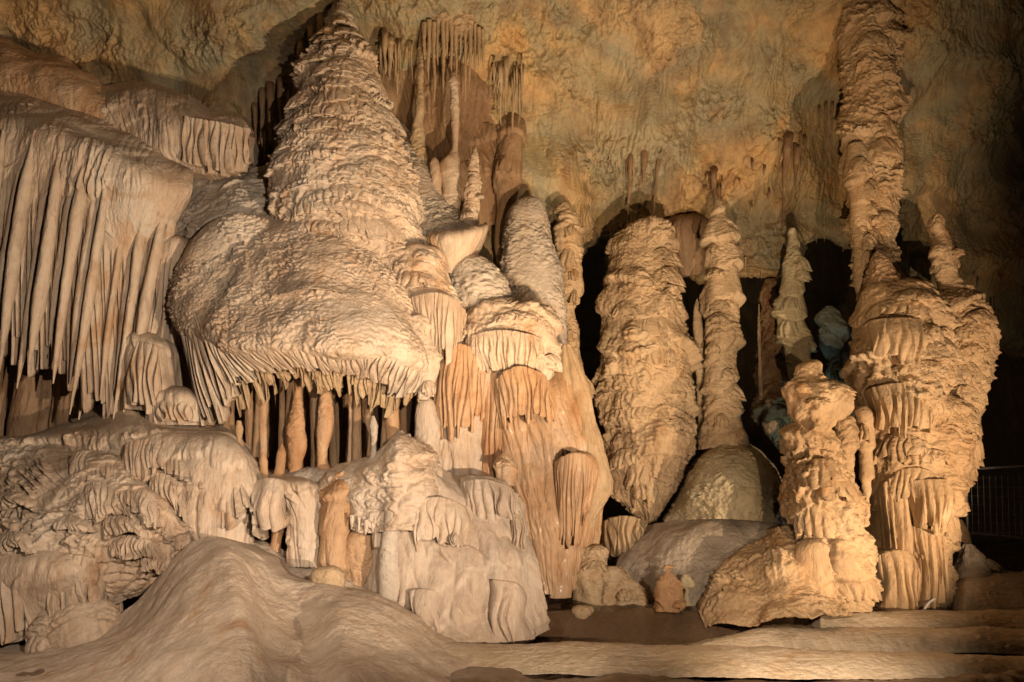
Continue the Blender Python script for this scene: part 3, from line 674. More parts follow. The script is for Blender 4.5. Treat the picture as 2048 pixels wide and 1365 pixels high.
# --- column stack between left curtain and dome
for lab, ctrl_ in [
 ('fluted brown-lipped pedestal between the left curtains and the dome', [
  [(290,478,11.9),(320,472,11.8),(350,468,11.8),(385,475,11.9)], [(285,492,11.5),(315,488,11.3),(350,485,11.2),(385,495,11.5)],
  [(280,540,11.5),(312,540,11.3),(345,540,11.3),(375,540,11.6)], [(275,620,11.6),(308,620,11.4),(338,620,11.4),(365,620,11.7)], [(262,700,11.7),(300,700,11.5),(335,700,11.5),(365,700,11.7)]]),
 ('small fluted shelf below the brown-lipped pedestal', [
  [(250,672,11.6),(275,660,11.5),(310,668,11.4),(350,685,11.6)], [(245,690,11.2),(275,680,11.0),(315,688,10.95),(352,700,11.3)],
  [(242,740,11.2),(272,740,11.05),(312,740,11.05),(352,745,11.4)], [(238,820,11.3),(270,820,11.1),(310,825,11.1),(360,830,11.4)]]),
 ('lowest little fluted shelf resting on the pale flowstone shelf', [
  [(300,788,11.4),(330,775,11.3),(370,778,11.3),(415,800,11.4)], [(298,800,11.1),(330,790,10.95),(370,792,10.95),(418,812,11.2)], [(296,850,11.2),(330,850,11.05),(372,850,11.05),(425,850,11.3)]])]:
    c0, c1 = ctrl_[1], ctrl_[-1]
    thing('flowstone_pedestal', lab, 'flowstone', [loft(ctrl_, ST['curtain'], sd(), RES, 0.8),
        pleats([(u, v+4, y-0.02) for u, v, y in c0], [(u, v-6, y-0.16) for u, v, y in c1], max(5, int((c1[-1][0]-c1[0][0])/11)), .10, 17, .05, 1.2, .10, 20, .4, .2)], 'cream')
LF('flowstone_slope', 'grey ripply saddle of flowstone between the left curtains and the great cone', 'flowstone', [
 [(360,345,12.6),(420,345,12.4),(480,340,12.3),(530,330,12.3),(560,335,12.6)],
 [(350,375,12.1),(420,370,11.9),(480,375,11.8),(535,380,11.8),(570,400,12.1)],
 [(325,420,11.9),(400,415,11.6),(470,420,11.5),(530,430,11.5),(575,450,11.8)],
 [(305,470,11.8),(370,480,11.5),(440,490,11.35),(520,500,11.4),(570,520,11.7)]], 'shingle', 'grey', thick=0.9)

# --- recess under the dome: ribbons and stalagmites
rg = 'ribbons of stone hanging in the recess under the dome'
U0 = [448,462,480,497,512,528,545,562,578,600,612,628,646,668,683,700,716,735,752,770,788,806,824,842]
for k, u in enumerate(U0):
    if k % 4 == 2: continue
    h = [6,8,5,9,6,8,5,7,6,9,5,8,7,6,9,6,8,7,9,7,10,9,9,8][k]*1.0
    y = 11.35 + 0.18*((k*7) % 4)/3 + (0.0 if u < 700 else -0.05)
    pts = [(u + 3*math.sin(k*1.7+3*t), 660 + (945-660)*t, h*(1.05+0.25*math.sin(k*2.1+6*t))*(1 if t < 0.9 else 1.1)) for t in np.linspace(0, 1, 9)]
    o = thing('stone_ribbon', 'narrow brown ribbon of stone in the recess under the dome', 'stone curtain', rod(pts, y, 'drape', 0.9), 'brown' if k % 5 else 'ochre', rg)  # brown stone, albedo lowered to stand in for the recess shade
B('stalagmite', 'warty swollen stalagmite in the recess under the dome, left of the other swollen one', 'stalagmite', [(745,590,604),(800,584,606),(850,574,612),(890,572,614),(930,575,606),(960,570,604)], 11.1, 'thin', 'ochre')
B('stalagmite', 'smooth swollen stalagmite in the recess under the dome, right of the warty one', 'stalagmite', [(745,655,660),(785,640,665),(830,632,672),(875,628,668),(900,630,660),(950,628,662)], 11.15, 'gour', 'ochre')
B('stalagmite', 'thin white stalagmite standing on the fan shoulder under the dome', 'stalagmite', [(832,742,750),(845,739,755),(890,740,756),(925,736,758),(960,728,762)], 10.6, 'thin', 'grey')
B('stalagmite', 'stubby reddish stalagmite at the left end of the recess floor', 'stalagmite', [(888,560,568),(900,554,574),(930,550,572),(960,545,570)], 10.9, 'thin', 'ochre')
B('stalagmite', 'two-knobbed little stalagmite by the pale shelf, under the long drapes', 'stalagmite', [(842,472,484),(858,468,488),(880,472,486),(900,470,494),(940,474,492)], 11.0, 'thin', 'ochre')
B('stalagmite', 'tiny knob stalagmite just right of the two-knobbed one', 'stalagmite', [(905,522,532),(920,517,536),(950,516,538),(965,512,540)], 10.8, 'thin', 'ochre')
LF('stone_backdrop', 'brown rock wall, coloured dark as in shade, closing the recess under the dome', 'rock wall', [[(400,640,12.2),(600,640,12.2),(800,640,12.1),(900,640,12.0)],[(400,800,12.2),(600,800,12.3),(800,800,12.2),(900,800,12.0)],[(400,960,12.1),(600,960,12.2),(800,960,12.1),(900,960,12.0)]], 'drape', 'brown', thick=0.5, res=0.03)  # shade of the recess put into the backdrop's dark colour

# --- shoulder lobes right of the dome
def lobes(lst):
    for nm, lab, rows, Y, stl, mt, dr in lst: B(nm, lab, 'flowstone', rows, Y, stl, mt, dr)
lobes([
 ('flowstone_lobe', 'rounded flowstone lobe with hairline drips directly right of the dome', [(488,805,845),(498,793,870),(530,788,900),(580,790,925),(630,800,935),(680,830,930),(700,850,915)], 11.2, 'shingle', 'cream', 0.7),
 ('flowstone_lobe', 'grey lined lobe shaped like a bell under the flaring basket', [(512,920,955),(525,905,975),(560,900,1000),(600,905,1018),(616,910,1020),(626,930,1000)], 11.5, 'gour', 'grey', 0.75),
 ('flowstone_lobe', 'bulging pale lobe with a broken lip below the bell shaped lobe', [(606,960,1060),(618,925,1095),(650,915,1112),(690,925,1118),(730,950,1120),(760,975,1110),(775,1000,1090)], 11.35, 'shingle', 'cream', 0.7),
 ('flowstone_lobe', 'folded pale lobe hanging against the right end of the dome rim', [(625,820,850),(640,800,870),(690,810,885),(740,825,882),(780,830,870),(800,835,860)], 10.85, 'shingle', 'cream', 0.7),
])
LF('flowstone_basket', 'flaring basket of fine drapes under the thin stalagmites', 'flowstone', [
 [(845,470,11.9),(880,466,11.7),(915,462,11.6),(950,455,11.7),(972,440,12.0)],
 [(850,480,11.5),(885,480,11.2),(918,476,11.1),(950,468,11.2),(970,460,11.6)],
 [(862,505,11.5),(888,512,11.25),(916,510,11.2),(942,500,11.3),(955,490,11.6)],
 [(885,535,11.6),(895,545,11.4),(908,548,11.4),(922,540,11.5),(932,525,11.7)]], 'curtain', 'cream', thick=0.4)
LF('flowstone_curtain', 'tall pinkish fluted curtain between the dome and the orange cascade', 'stone curtain', [
 [(860,690,11.7),(895,680,11.5),(935,685,11.5),(975,700,11.6),(1000,720,11.8)],
 [(850,715,11.4),(890,705,11.1),(935,708,11.0),(975,725,11.1),(1000,750,11.4)],
 [(845,780,11.4),(885,775,11.1),(930,775,11.0),(970,790,11.1),(1000,800,11.4)],
 [(838,870,11.3),(880,870,11.1),(925,870,11.05),(965,870,11.15),(1005,870,11.4)],
 [(835,975,11.3),(875,975,11.1),(920,975,11.05),(960,975,11.15),(1010,975,11.4)]], 'ribs', 'cream', thick=0.9)
B('flowstone_boss', 'smooth round-topped boss standing under the right end of the dome', 'flowstone', [(792,845,862),(800,832,874),(830,820,882),(880,818,884),(980,815,886)], 11.0, 'sheet', 'sand', 0.7)
LF('flowstone_cascade', 'tall wet orange cascade of flowstone with narrow vertical ribs', 'flowstone', [
 [(985,745,11.9),(1010,728,11.7),(1045,728,11.6),(1080,745,11.6),(1130,700,11.9),(1160,720,12.2)],
 [(980,790,11.5),(1010,765,11.2),(1050,755,11.1),(1090,775,11.15),(1140,780,11.5),(1180,800,12.0)],
 [(990,850,11.5),(1015,830,11.2),(1055,820,11.1),(1100,840,11.15),(1150,850,11.4),(1195,870,12.0)],
 [(1005,930,11.5),(1030,930,11.25),(1070,930,11.15),(1110,935,11.1),(1160,940,11.3),(1205,950,11.9)],
 [(1030,1060,11.4),(1060,1060,11.2),(1090,1060,11.15),(1125,1060,11.15),(1165,1060,11.35),(1200,1060,11.9)],
 [(1060,1180,11.4),(1080,1185,11.3),(1095,1190,11.25),(1115,1190,11.25),(1140,1180,11.4),(1170,1150,11.9)]], 'ribs', 'orange', thick=0.9)
ac = root('amber_column', 'rounded orange column with a fringed cap in front of the orange cascade', 'flowstone', P(1135, 1190, 11))
B('core', None, None, [(903,1138,1168),(912,1120,1186),(935,1108,1196),(990,1104,1188),(1050,1104,1174),(1120,1100,1160),(1196,1092,1154)], 11.32, 'curtain', 'orange', 0.75, parent=ac)
thing('fringed_cap', None, None, [pleats([(1103,940,11.2),(1118,918,10.98),(1140,906,10.88),(1168,908,10.92),(1188,925,11.1),(1198,945,11.3)],[(1100,1010,11.3),(1114,1040,11.08),(1136,1052,11.0),(1156,1044,11.05),(1172,1020,11.2),(1188,990,11.35)], 19, .04, 91, .06, 1.6, .40, 16, .5, .3)], 'orange', parent=ac)
for lab, tp_, bt_, n_, m_ in [
 ('short ragged skirt hanging over the top of the orange cascade', [(980,790,11.1),(1000,750,10.85),(1040,732,10.75),(1080,745,10.8),(1115,790,11.1)], [(985,860,11.15),(1005,850,10.95),(1040,835,10.9),(1080,840,10.95),(1120,860,11.2)], 16, 'ochre'),
 ('skirt of drips falling from the bulging pale lobe', [(915,690,11.2),(950,668,10.85),(1000,660,10.75),(1060,668,10.8),(1112,690,11.2)], [(930,750,11.25),(960,742,10.95),(1005,740,10.9),(1060,742,10.95),(1110,752,11.25)], 20, 'cream'),
 ('skirt of fine drips under the lobe right of the dome', [(795,610,11.0),(835,590,10.75),(875,585,10.7),(915,600,10.8),(940,640,11.1)], [(830,680,11.1),(860,700,10.85),(885,715,10.8),(905,705,10.85),(925,690,11.1)], 16, 'cream'),
 ('tall fluted sheet falling from the skirted lobe beside the dome', [(862,720,11.2),(890,690,10.95),(925,688,10.9),(960,700,10.95),(985,730,11.2)], [(850,840,11.2),(880,850,11.0),(915,855,10.95),(950,850,11.0),(985,840,11.2)], 14, 'ochre'),
 ('long streaked sheet at the left edge of the orange cascade', [(960,760,11.3),(975,745,11.15),(990,745,11.1),(1005,765,11.3)], [(955,950,11.3),(972,955,11.15),(990,955,11.1),(1010,945,11.3)], 5, 'ochre'),
 ('fringed upper lip of the smooth shoulder beside the fan', [(905,985,10.75),(935,962,10.5),(980,960,10.4),(1020,975,10.45),(1050,1010,10.7)], [(915,1040,10.75),(940,1030,10.5),(980,1030,10.4),(1022,1045,10.45),(1052,1075,10.7)], 12, 'sand')]:
    thing('flowstone_skirt', lab, 'flowstone', pleats(tp_, bt_, n_, .07, len(lab), bulge=.08, rag=.16, samp=18, back=.4, soft=.25, wob=1.2), m_)
for lab, tp_, bt_, n_, m_ in [
 ('broken fringe of drips across the upper middle of the central fan', [(800,1030,10.35),(835,1000,10.15),(880,995,10.15),(925,1010,10.2),(950,1045,10.45)], [(810,1085,10.3),(840,1092,10.08),(880,1082,10.08),(920,1085,10.12),(945,1075,10.4)], 13, 'cream'),
 ('little fringe below the broken one on the central fan', [(885,1066,10.2),(905,1058,10.1),(930,1066,10.25)], [(890,1086,10.15),(906,1090,10.05),(926,1086,10.2)], 5, 'sand'),
 ('ragged fringe on the right edge of the smooth shoulder', [(1008,1040,10.6),(1030,1028,10.45),(1058,1050,10.75)], [(1012,1088,10.6),(1032,1096,10.4),(1056,1090,10.7)], 7, 'cream'),
 ('wide soft flutes at the right foot of the central fan', [(955,1180,10.2),(985,1160,10.0),(1020,1165,10.0),(1055,1190,10.3)], [(950,1290,10.1),(985,1292,9.9),(1025,1290,9.9),(1070,1275,10.3)], 5, 'sand'),
 ('wide soft flutes at the left foot of the central fan', [(800,1200,10.15),(830,1180,9.95),(865,1180,9.9),(900,1205,10.1)], [(810,1292,10.1),(835,1294,9.85),(868,1294,9.8),(905,1290,10.0)], 5, 'sand')]:
    thing('flowstone_skirt', lab, 'flowstone', pleats(tp_, bt_, n_, .06, len(lab), bulge=.07, rag=.14, samp=18, back=.4, soft=.3, wob=1.3), m_)
B('flowstone_flank', 'pale grey-tan flank of flowstone at the right side of the orange cascade', 'flowstone', [(690,1125,1140),(740,1120,1165),(800,1130,1190),(870,1140,1198),(930,1150,1212),(980,1150,1216),(1030,1140,1200),(1080,1130,1180),(1150,1120,1150)], 11.6, 'ribs', 'tan', 0.8)
B('stalagmite', 'small glossy bulb on a ledge in front of the orange cascade', 'stalagmite', [(898,1008,1014),(908,998,1022),(918,988,1030),(935,983,1036),(950,986,1034),(972,994,1030)], 10.9, 'lumpy', 'orange')

# --- central fan and its neighbours
WIDE = [
 [(735,930,11.0),(770,900,10.9),(800,872,10.8),(825,880,10.8),(870,925,10.9),(915,955,11.0),(960,950,11.1),(1030,985,11.2)],
 [(720,960,10.7),(760,935,10.5),(795,905,10.4),(830,915,10.4),(870,950,10.5),(920,985,10.6),(970,985,10.65),(1045,1020,10.9)],
 [(735,1030,10.6),(765,1030,10.4),(800,1030,10.25),(840,1030,10.3),(880,1040,10.35),(930,1050,10.4),(985,1060,10.4),(1058,1080,10.75)],
 [(740,1120,10.5),(770,1120,10.3),(805,1120,10.15),(850,1120,10.15),(900,1130,10.15),(945,1130,10.2),(1000,1130,10.2),(1070,1140,10.6)],
 [(730,1200,10.4),(780,1200,10.2),(830,1200,10.0),(870,1200,9.95),(920,1205,9.95),(970,1205,10.0),(1020,1205,10.05),(1085,1210,10.5)],
 [(740,1290,10.3),(790,1290,10.1),(840,1290,9.85),(885,1290,9.8),(940,1292,9.8),(1000,1290,9.9),(1040,1285,10.0),(1095,1260,10.5)]]
LF('flowstone_fan', 'wide smooth flowstone fan with a peaked top in the lower centre', 'flowstone', WIDE, 'sheet', 'sand', thick=0.9)
LF('flowstone_canopy', 'crinkled pale canopy with stubby stalactites over the egg shaped stalagmite', 'flowstone', [
 [(640,965,11.2),(680,940,11.1),(730,915,11.0),(770,890,10.9),(800,862,10.8),(830,880,10.85),(870,920,11.0)],
 [(640,985,10.8),(680,965,10.6),(725,945,10.45),(765,920,10.35),(800,890,10.25),(835,910,10.35),(880,950,10.7)],
 [(645,1020,10.8),(680,1005,10.6),(720,995,10.35),(765,985,10.2),(800,975,10.1),(840,985,10.2),(880,1000,10.55)],
 [(655,1040,10.9),(690,1045,10.7),(720,1060,10.45),(760,1065,10.3),(795,1060,10.15),(835,1060,10.2),(875,1040,10.5)]], 'shingle', 'cream', thick=0.45)
for k, (u, v0, v1, h) in enumerate([(704,1030,1058,7),(718,1035,1064,6),(732,1040,1070,7),(746,1045,1066,6),(760,1045,1074,8),(820,1050,1082,8),(840,1050,1086,7),(858,1040,1076,6)]):
    thing('stalactite', 'stubby pale stalactite under the crinkled canopy', 'stalactite', rod([(u, v0, h), ((u), (v0+v1)/2, h*0.8), (u-1, v1, 1.2)], 10.25, 'thin'), 'cream', 'stubby stalactites under the canopy')
LF('flowstone_pier', 'wet pinkish leg of flowstone left of the egg shaped stalagmite', 'flowstone', [[(632,975,10.9),(655,955,10.75),(685,945,10.7),(712,950,10.9)],[(635,1010,10.6),(655,1005,10.35),(680,1005,10.35),(702,1010,10.6)],[(637,1080,10.6),(655,1080,10.35),(676,1080,10.35),(694,1080,10.6)],[(632,1175,10.6),(652,1175,10.35),(672,1175,10.35),(688,1175,10.6)]], 'sheet', 'ochre', thick=.7)
B('stalagmite', 'egg shaped brown stalagmite standing in a niche under the canopy', 'stalagmite', [(1058,715,735),(1068,702,746),(1100,692,752),(1140,688,756),(1180,690,760)], 10.55, 'boulder', 'ochre')
B('flowstone_rib', 'pale shining rib of flowstone running down the left of the fan', 'flowstone', [(1020,775,800),(1060,770,795),(1110,765,792),(1150,762,795),(1200,760,800)], 10.15, 'smooth', 'grey', 0.8)
B('flowstone_dome', 'smooth rounded shoulder at the upper right of the central fan', 'flowstone', [(952,930,990),(962,915,1020),(990,912,1042),(1040,930,1056),(1080,950,1062),(1130,975,1070),(1200,990,1085)], 10.65, 'sheet', 'sand', 0.7)
thing('flowstone_block', 'hanging yellowish block of flowstone with a ragged lower edge, left of the fluted shield', 'flowstone', [pleats([(503,975,10.6),(515,962,10.4),(540,956,10.3),(562,960,10.35),(580,972,10.6)],[(508,1035,10.5),(520,1052,10.3),(540,1058,10.22),(560,1048,10.3),(574,1030,10.5)], 5, .09, 61, .16, rag=.12, samp=26, back=.5)], 'cream')
LF('flowstone_shield', 'whitish fluted shield of flowstone standing left of the wet leg', 'flowstone', [
 [(520,952,11.0),(560,944,10.9),(600,948,10.9),(640,962,11.0)], [(515,970,10.7),(560,962,10.5),(605,966,10.5),(642,980,10.7)],
 [(570,1030,10.6),(590,1030,10.5),(615,1030,10.5),(643,1035,10.7)], [(575,1135,10.6),(592,1135,10.5),(615,1135,10.5),(640,1140,10.7)]], 'curtain', 'cream', thick=0.7)
B('flowstone_stub', 'brown broken post in the dark gap left of the fluted shield', 'flowstone', [(1050,545,572),(1080,540,566),(1120,535,560),(1150,530,556)], 10.75, 'thin', 'orange', 0.8)
LF('flowstone_sill', 'thin pale sill of flowstone along the floor of the recess', 'flowstone', [
 [(500,945,11.9),(600,945,11.9),(700,940,11.8),(780,930,11.6)], [(505,958,11.0),(600,950,11.0),(700,950,11.0),(780,945,10.9)], [(510,985,10.9),(600,980,10.9),(700,985,10.9),(780,985,10.8)]], 'smooth', 'grey', thick=0.5)
B('boulder', 'small brown boulder wedged behind the crest of the foreground mound', 'boulder', [(1135,640,670),(1142,625,682),(1165,622,688),(1190,640,680),(1200,650,670)], 9.9, 'lumpy', 'tan')
LF('flowstone_bank', 'shadowed bank of flowstone behind the foreground mound', 'flowstone', [
 [(570,1130,10.8),(640,1130,10.7),(700,1165,10.6),(790,1180,10.5),(860,1240,10.4)], [(575,1150,10.4),(640,1155,10.3),(700,1185,10.2),(790,1200,10.1),(870,1270,10.1)], [(580,1230,10.2),(640,1230,10.1),(700,1250,10.0),(790,1260,9.9),(880,1300,9.9)]], 'smooth', 'sand', thick=0.5)
LF('flowstone_bank', 'pale flowstone apron filling the gap under the fluted shelf at left', 'flowstone', [
 [(330,1090,10.9),(400,1080,10.8),(470,1080,10.8),(520,1090,10.8),(580,1110,10.9)], [(330,1130,10.4),(400,1120,10.3),(470,1120,10.3),(520,1130,10.3),(580,1150,10.5)], [(330,1240,10.1),(400,1240,10.1),(470,1240,10.1),(520,1240,10.1),(580,1240,10.1)]], 'smooth', 'sand', thick=0.5)

# ================================================================== CENTRE COLUMNS
B('stalagmite', 'grey smooth round-topped stalagmite behind the bell shaped lobe', 'stalagmite', [(396,1045,1070),(403,1030,1085),(425,1015,1096),(460,1010,1102),(500,1006,1110),(540,1000,1120),(600,1008,1130),(650,1030,1135),(720,1060,1140)], 12.5, 'gour', 'grey', 0.9)
B('stalagmite', 'narrow tan fluted column right behind the grey round-topped stalagmite', 'stalagmite', [(408,1118,1140),(418,1108,1150),(450,1106,1168),(520,1110,1168),(600,1115,1166),(620,1112,1162),(680,1118,1168),(740,1125,1175),(800,1130,1190)], 12.9, 'pillar', 'tan', 0.9)
B('big_stalagmite', 'massive broad stalagmite covered in drips and scales in the middle of the cave', 'stalagmite', [(444,1270,1305),(450,1250,1325),(470,1232,1340),(510,1220,1350),(560,1205,1358),(610,1192,1366),(650,1192,1376),(700,1192,1384),(760,1194,1387),(830,1198,1390),(880,1200,1392),(920,1204,1384),(960,1212,1370),(1000,1225,1350),(1035,1262,1322),(1052,1285,1305)], 12.95, 'pillar', 'tan', 0.9, res=0.014)
B('stalagmite', 'slender ringed column with a pointed top right of the massive stalagmite', 'stalagmite', [(400,1432,1440),(420,1422,1452),(450,1406,1466),(500,1408,1476),(560,1406,1482),(620,1408,1484),(680,1406,1482),(740,1406,1476),(790,1404,1482),(840,1398,1488),(880,1394,1494),(900,1396,1490)], 12.6, 'rings', 'tan', 0.95)
B('stalagmite', 'very thin knobbly stalagmite hugging the left side of the ringed column', 'stalagmite', [(598,1392,1398),(615,1386,1404),(700,1388,1408),(800,1392,1412),(900,1392,1420)], 12.9, 'thin', 'tan')
LF('boulder', 'rounded olive dome at the foot of the ringed column, half in shadow', 'boulder', [
 [(1380,965,13.2),(1403,915,13.1),(1440,886,13.0),(1490,888,13.0),(1535,918,13.1),(1566,965,13.3)],
 [(1360,990,12.7),(1388,940,12.25),(1440,908,12.05),(1490,910,12.05),(1545,945,12.25),(1578,1000,12.8)],
 [(1342,1030,12.4),(1385,985,11.85),(1440,960,11.6),(1490,962,11.6),(1548,985,11.9),(1584,1040,12.6)],
 [(1330,1045,12.4),(1385,1040,11.9),(1440,1038,11.65),(1490,1040,11.65),(1545,1048,12.0),(1585,1060,12.6)]], 'gour', 'olive', thick=1.2)
LF('rock_slope', 'smooth grey rock slope below the olive dome, crossed by a hard shadow', 'rock slope', [
 [(1290,1045,12.7),(1350,1035,12.2),(1440,1030,11.9),(1520,1035,11.9),(1600,1040,12.3)],
 [(1262,1085,12.4),(1330,1070,11.9),(1430,1060,11.6),(1520,1060,11.6),(1600,1070,12.0)],
 [(1235,1130,12.1),(1320,1130,11.6),(1420,1130,11.3),(1520,1130,11.3),(1600,1140,11.7)],
 [(1220,1220,11.9),(1310,1225,11.4),(1420,1225,11.1),(1520,1225,11.1),(1600,1225,11.5)]], 'smooth', 'grey', thick=1.2)
thing('flowstone_stub', 'tan fluted stub of flowstone hanging below the massive stalagmite', 'flowstone', pleats([(1194,1060,12.6),(1215,1040,12.4),(1245,1032,12.3),(1275,1036,12.4),(1300,1048,12.6)],[(1206,1112,12.6),(1222,1122,12.35),(1245,1115,12.28),(1270,1095,12.4),(1290,1078,12.6)], 9, .12, 55, .12, 1.3, .12, 20, .6, .2), 'tan')
B('boulder', 'squat rounded tan block beside the dark niche at the foot of the cascade', 'boulder', [(1092,1170,1200),(1098,1158,1212),(1115,1152,1220),(1150,1145,1224),(1180,1143,1230),(1215,1140,1240)], 11.6, 'lumpy', 'tan')
B('boulder', 'low sloping stone right of the squat tan block', 'boulder', [(1135,1215,1240),(1150,1205,1262),(1175,1200,1282),(1215,1190,1295)], 11.5, 'lumpy', 'tan')
B('stalagmite', 'small reddish stalagmite stump with a flat pale cap by the pool', 'stalagmite', [(1130,1326,1346),(1137,1322,1350),(1140,1330,1344),(1148,1322,1352),(1165,1315,1362),(1190,1308,1366),(1222,1305,1364)], 10.9, 'lumpy', 'ochre')
B('stalagmite', 'little olive stump tucked behind the pale-capped stump', 'stalagmite', [(1148,1362,1378),(1158,1356,1386),(1175,1358,1388),(1180,1368,1380),(1200,1362,1382),(1212,1360,1386)], 11.1, 'lumpy', 'olive')
B('stalagmite', 'greenish leaning ringed stalagmite left of the tall pillar', 'stalagmite', [(458,1580,1590),(470,1574,1598),(500,1566,1606),(540,1558,1610),(600,1552,1615),(640,1553,1616),(690,1562,1622),(740,1572,1630),(800,1578,1630),(880,1580,1630)], 12.9, 'rings', 'olive', 0.95)
B('stalagmite', 'dim reddish stalagmite in the dark behind the greenish one', 'stalagmite', [(560,1530,1550),(600,1520,1565),(680,1512,1580),(760,1506,1590),(820,1508,1592),(870,1530,1590),(900,1555,1590)], 14.2, 'pillar', 'brown')
B('stalagmite', 'needle thin stalagmite in front of the dim reddish one', 'stalagmite', [(608,1516,1520),(640,1514,1522),(700,1514,1524),(800,1516,1528)], 13.9, 'thin', 'tan')
B('stalagmite', 'stalagmite tinted as by bluish light, standing in the gap left of the bulbous formation', 'stalagmite', [(614,1652,1666),(628,1638,1684),(660,1631,1694),(690,1632,1698),(720,1650,1705),(740,1648,1712),(780,1665,1720),(840,1680,1730)], 13.6, 'pillar', 'lamplit_teal')
B('stalagmite', 'foot of stone tinted as by bluish light, left of the short front column', 'stalagmite', [(975,1568,1585),(1000,1558,1590),(1050,1560,1595),(1110,1570,1600)], 11.9, 'lumpy', 'lamplit_teal')

# ================================================================== RIGHT GROUP
tp = root('tall_pillar', 'tall knobbly pillar reaching the top of the picture at right', 'column', P(1760, 600, 12.4))
B('shaft', None, None, [(-220,1690,1788),(-100,1688,1790),(0,1684,1788),(40,1682,1792),(100,1678,1798),(140,1680,1796),(200,1688,1796),(230,1688,1800),(280,1692,1796),(300,1686,1800),(340,1684,1802),(380,1692,1800),(420,1696,1796),(470,1698,1794),(520,1704,1798),(560,1712,1800),(620,1716,1806)], 12.5, 'pillar', 'golden', 0.9, parent=tp, res=0.013)
B('front_rib', None, None, [(290,1690,1730),(310,1684,1740),(400,1690,1742),(480,1698,1748),(560,1706,1750),(600,1712,1750)], 12.2, 'rings', 'golden', 0.9, parent=tp)
gp = root('bulbous_formation', 'huge bulbous golden formation standing on the right like a stack of cushions', 'column', P(1830, 1210, 11.8))
B('upper_cushion', None, None, [(562,1760,1830),(575,1728,1858),(600,1714,1880),(640,1708,1900),(665,1712,1900),(690,1722,1890),(705,1735,1870)], 11.55, 'shingle', 'golden', 0.8, parent=gp)
B('shoulder', None, None, [(585,1870,1935),(600,1850,1962),(625,1830,1980),(660,1820,1986),(700,1830,1978),(780,1835,1968),(850,1840,1958),(910,1850,1948),(960,1885,1942),(1000,1900,1930),(1030,1905,1915)], 11.9, 'pillar', 'golden', 0.8, parent=gp)
B('middle_cushion', None, None, [(668,1740,1870),(682,1710,1895),(720,1700,1905),(780,1708,1905),(830,1722,1895),(852,1750,1880),(860,1770,1860)], 11.5, 'pillar', 'golden', 0.85, parent=gp)
B('trunk', None, None, [(790,1760,1900),(812,1742,1925),(860,1736,1940),(920,1738,1938),(960,1742,1930),(1010,1750,1918),(1060,1765,1905),(1110,1775,1900),(1160,1770,1898),(1215,1775,1892)], 11.75, 'pillar', 'golden', 0.85, parent=gp)
thing('side_apron', None, None, pleats([(1795,985,11.50),(1825,962,11.20),(1870,958,11.10),(1905,962,11.25),(1920,985,11.60)],[(1825,1040,11.4),(1845,1055,11.1),(1868,1062,10.95),(1888,1055,11.1),(1900,1030,11.45)], 10, .12, 77, .08, rag=.12, soft=.3), 'golden', parent=gp)
thing('front_fringe', None, None, pleats([(1730,805,11.55),(1745,775,11.05),(1800,765,10.90),(1855,772,11.05),(1895,800,11.40)],[(1745,850,11.5),(1760,862,11.05),(1800,868,10.85),(1850,862,10.95),(1885,850,11.3)], 16, .10, 78, .08, rag=.15, soft=.3), 'golden', parent=gp)
thing('front_fringe', None, None, pleats([(1728,668,11.55),(1745,640,11.05),(1800,635,10.90),(1850,640,11.05),(1895,655,11.40)],[(1735,700,11.5),(1750,712,10.95),(1800,720,10.8),(1850,712,10.9),(1890,695,11.3)], 14, .08, 79, .08, rag=.15, soft=.3), 'golden', parent=gp)
thing('trunk_flutes', None, None, pleats([(1750,1000,11.60),(1775,960,11.40),(1800,950,11.35),(1825,960,11.40),(1840,985,11.50)],[(1770,1130,11.5),(1785,1150,11.35),(1800,1160,11.3),(1822,1160,11.35),(1840,1150,11.4)], 7, .12, 80, .05, rag=.12, soft=.3), 'golden', parent=gp)
thing('trunk_flutes', None, None, pleats([(1815,1065,11.50),(1840,1050,11.35),(1870,1050,11.30),(1900,1065,11.50)],[(1825,1200,11.3),(1845,1205,11.2),(1872,1205,11.15),(1900,1190,11.35)], 8, .12, 81, .05, rag=.08, soft=.3), 'golden', parent=gp)
B('lower_boss', None, None, [(1060,1810,1880),(1072,1790,1900),(1100,1786,1905),(1150,1790,1902),(1212,1798,1895)], 11.65, 'curtain', 'golden', 0.75, parent=gp)
thing('small_boss', None, None, pleats([(1742,1135,11.45),(1765,1108,11.25),(1795,1100,11.2),(1822,1108,11.25),(1845,1135,11.45)],[(1748,1210,11.3),(1768,1222,11.15),(1795,1226,11.1),(1822,1222,11.15),(1842,1210,11.35)], 8, .11, 83, .10, 1.3, .10, 22, .5, .25), 'golden', parent=gp)
B('stalagmite', 'dark pointed cap stalagmite sitting on the bulbous formation in front of the tall pillar', 'stalagmite', [(503,1750,1758),(515,1742,1772),(540,1734,1792),(570,1726,1812),(590,1720,1830)], 11.5, 'gour', 'brown')
B('stalagmite', 'leaning lumpy stalagmite on the right shoulder of the bulbous formation', 'stalagmite', [(430,1866,1884),(440,1860,1888),(455,1858,1890),(468,1868,1900),(500,1862,1918),(530,1866,1924),(550,1872,1918),(570,1880,1928),(600,1874,1942),(622,1868,1948)], 11.9, 'lumpy', 'golden')
B('stalagmite', 'tiny stalagmite at the far right edge of the bulbous formation', 'stalagmite', [(590,1960,1970),(600,1956,1974),(625,1955,1978),(650,1952,1982)], 11.8, 'thin', 'golden')
fc = root('front_column', 'short knobbly column with a brightly lit top in front of the bulbous formation', 'column', P(1660, 1215, 10.9))
B('crown', None, None, [(720,1608,1638),(728,1596,1652),(755,1588,1662),(780,1574,1684),(800,1571,1695),(825,1573,1690),(845,1580,1672),(865,1580,1668)], 10.9, 'lumpy', 'golden', 0.9, parent=fc)
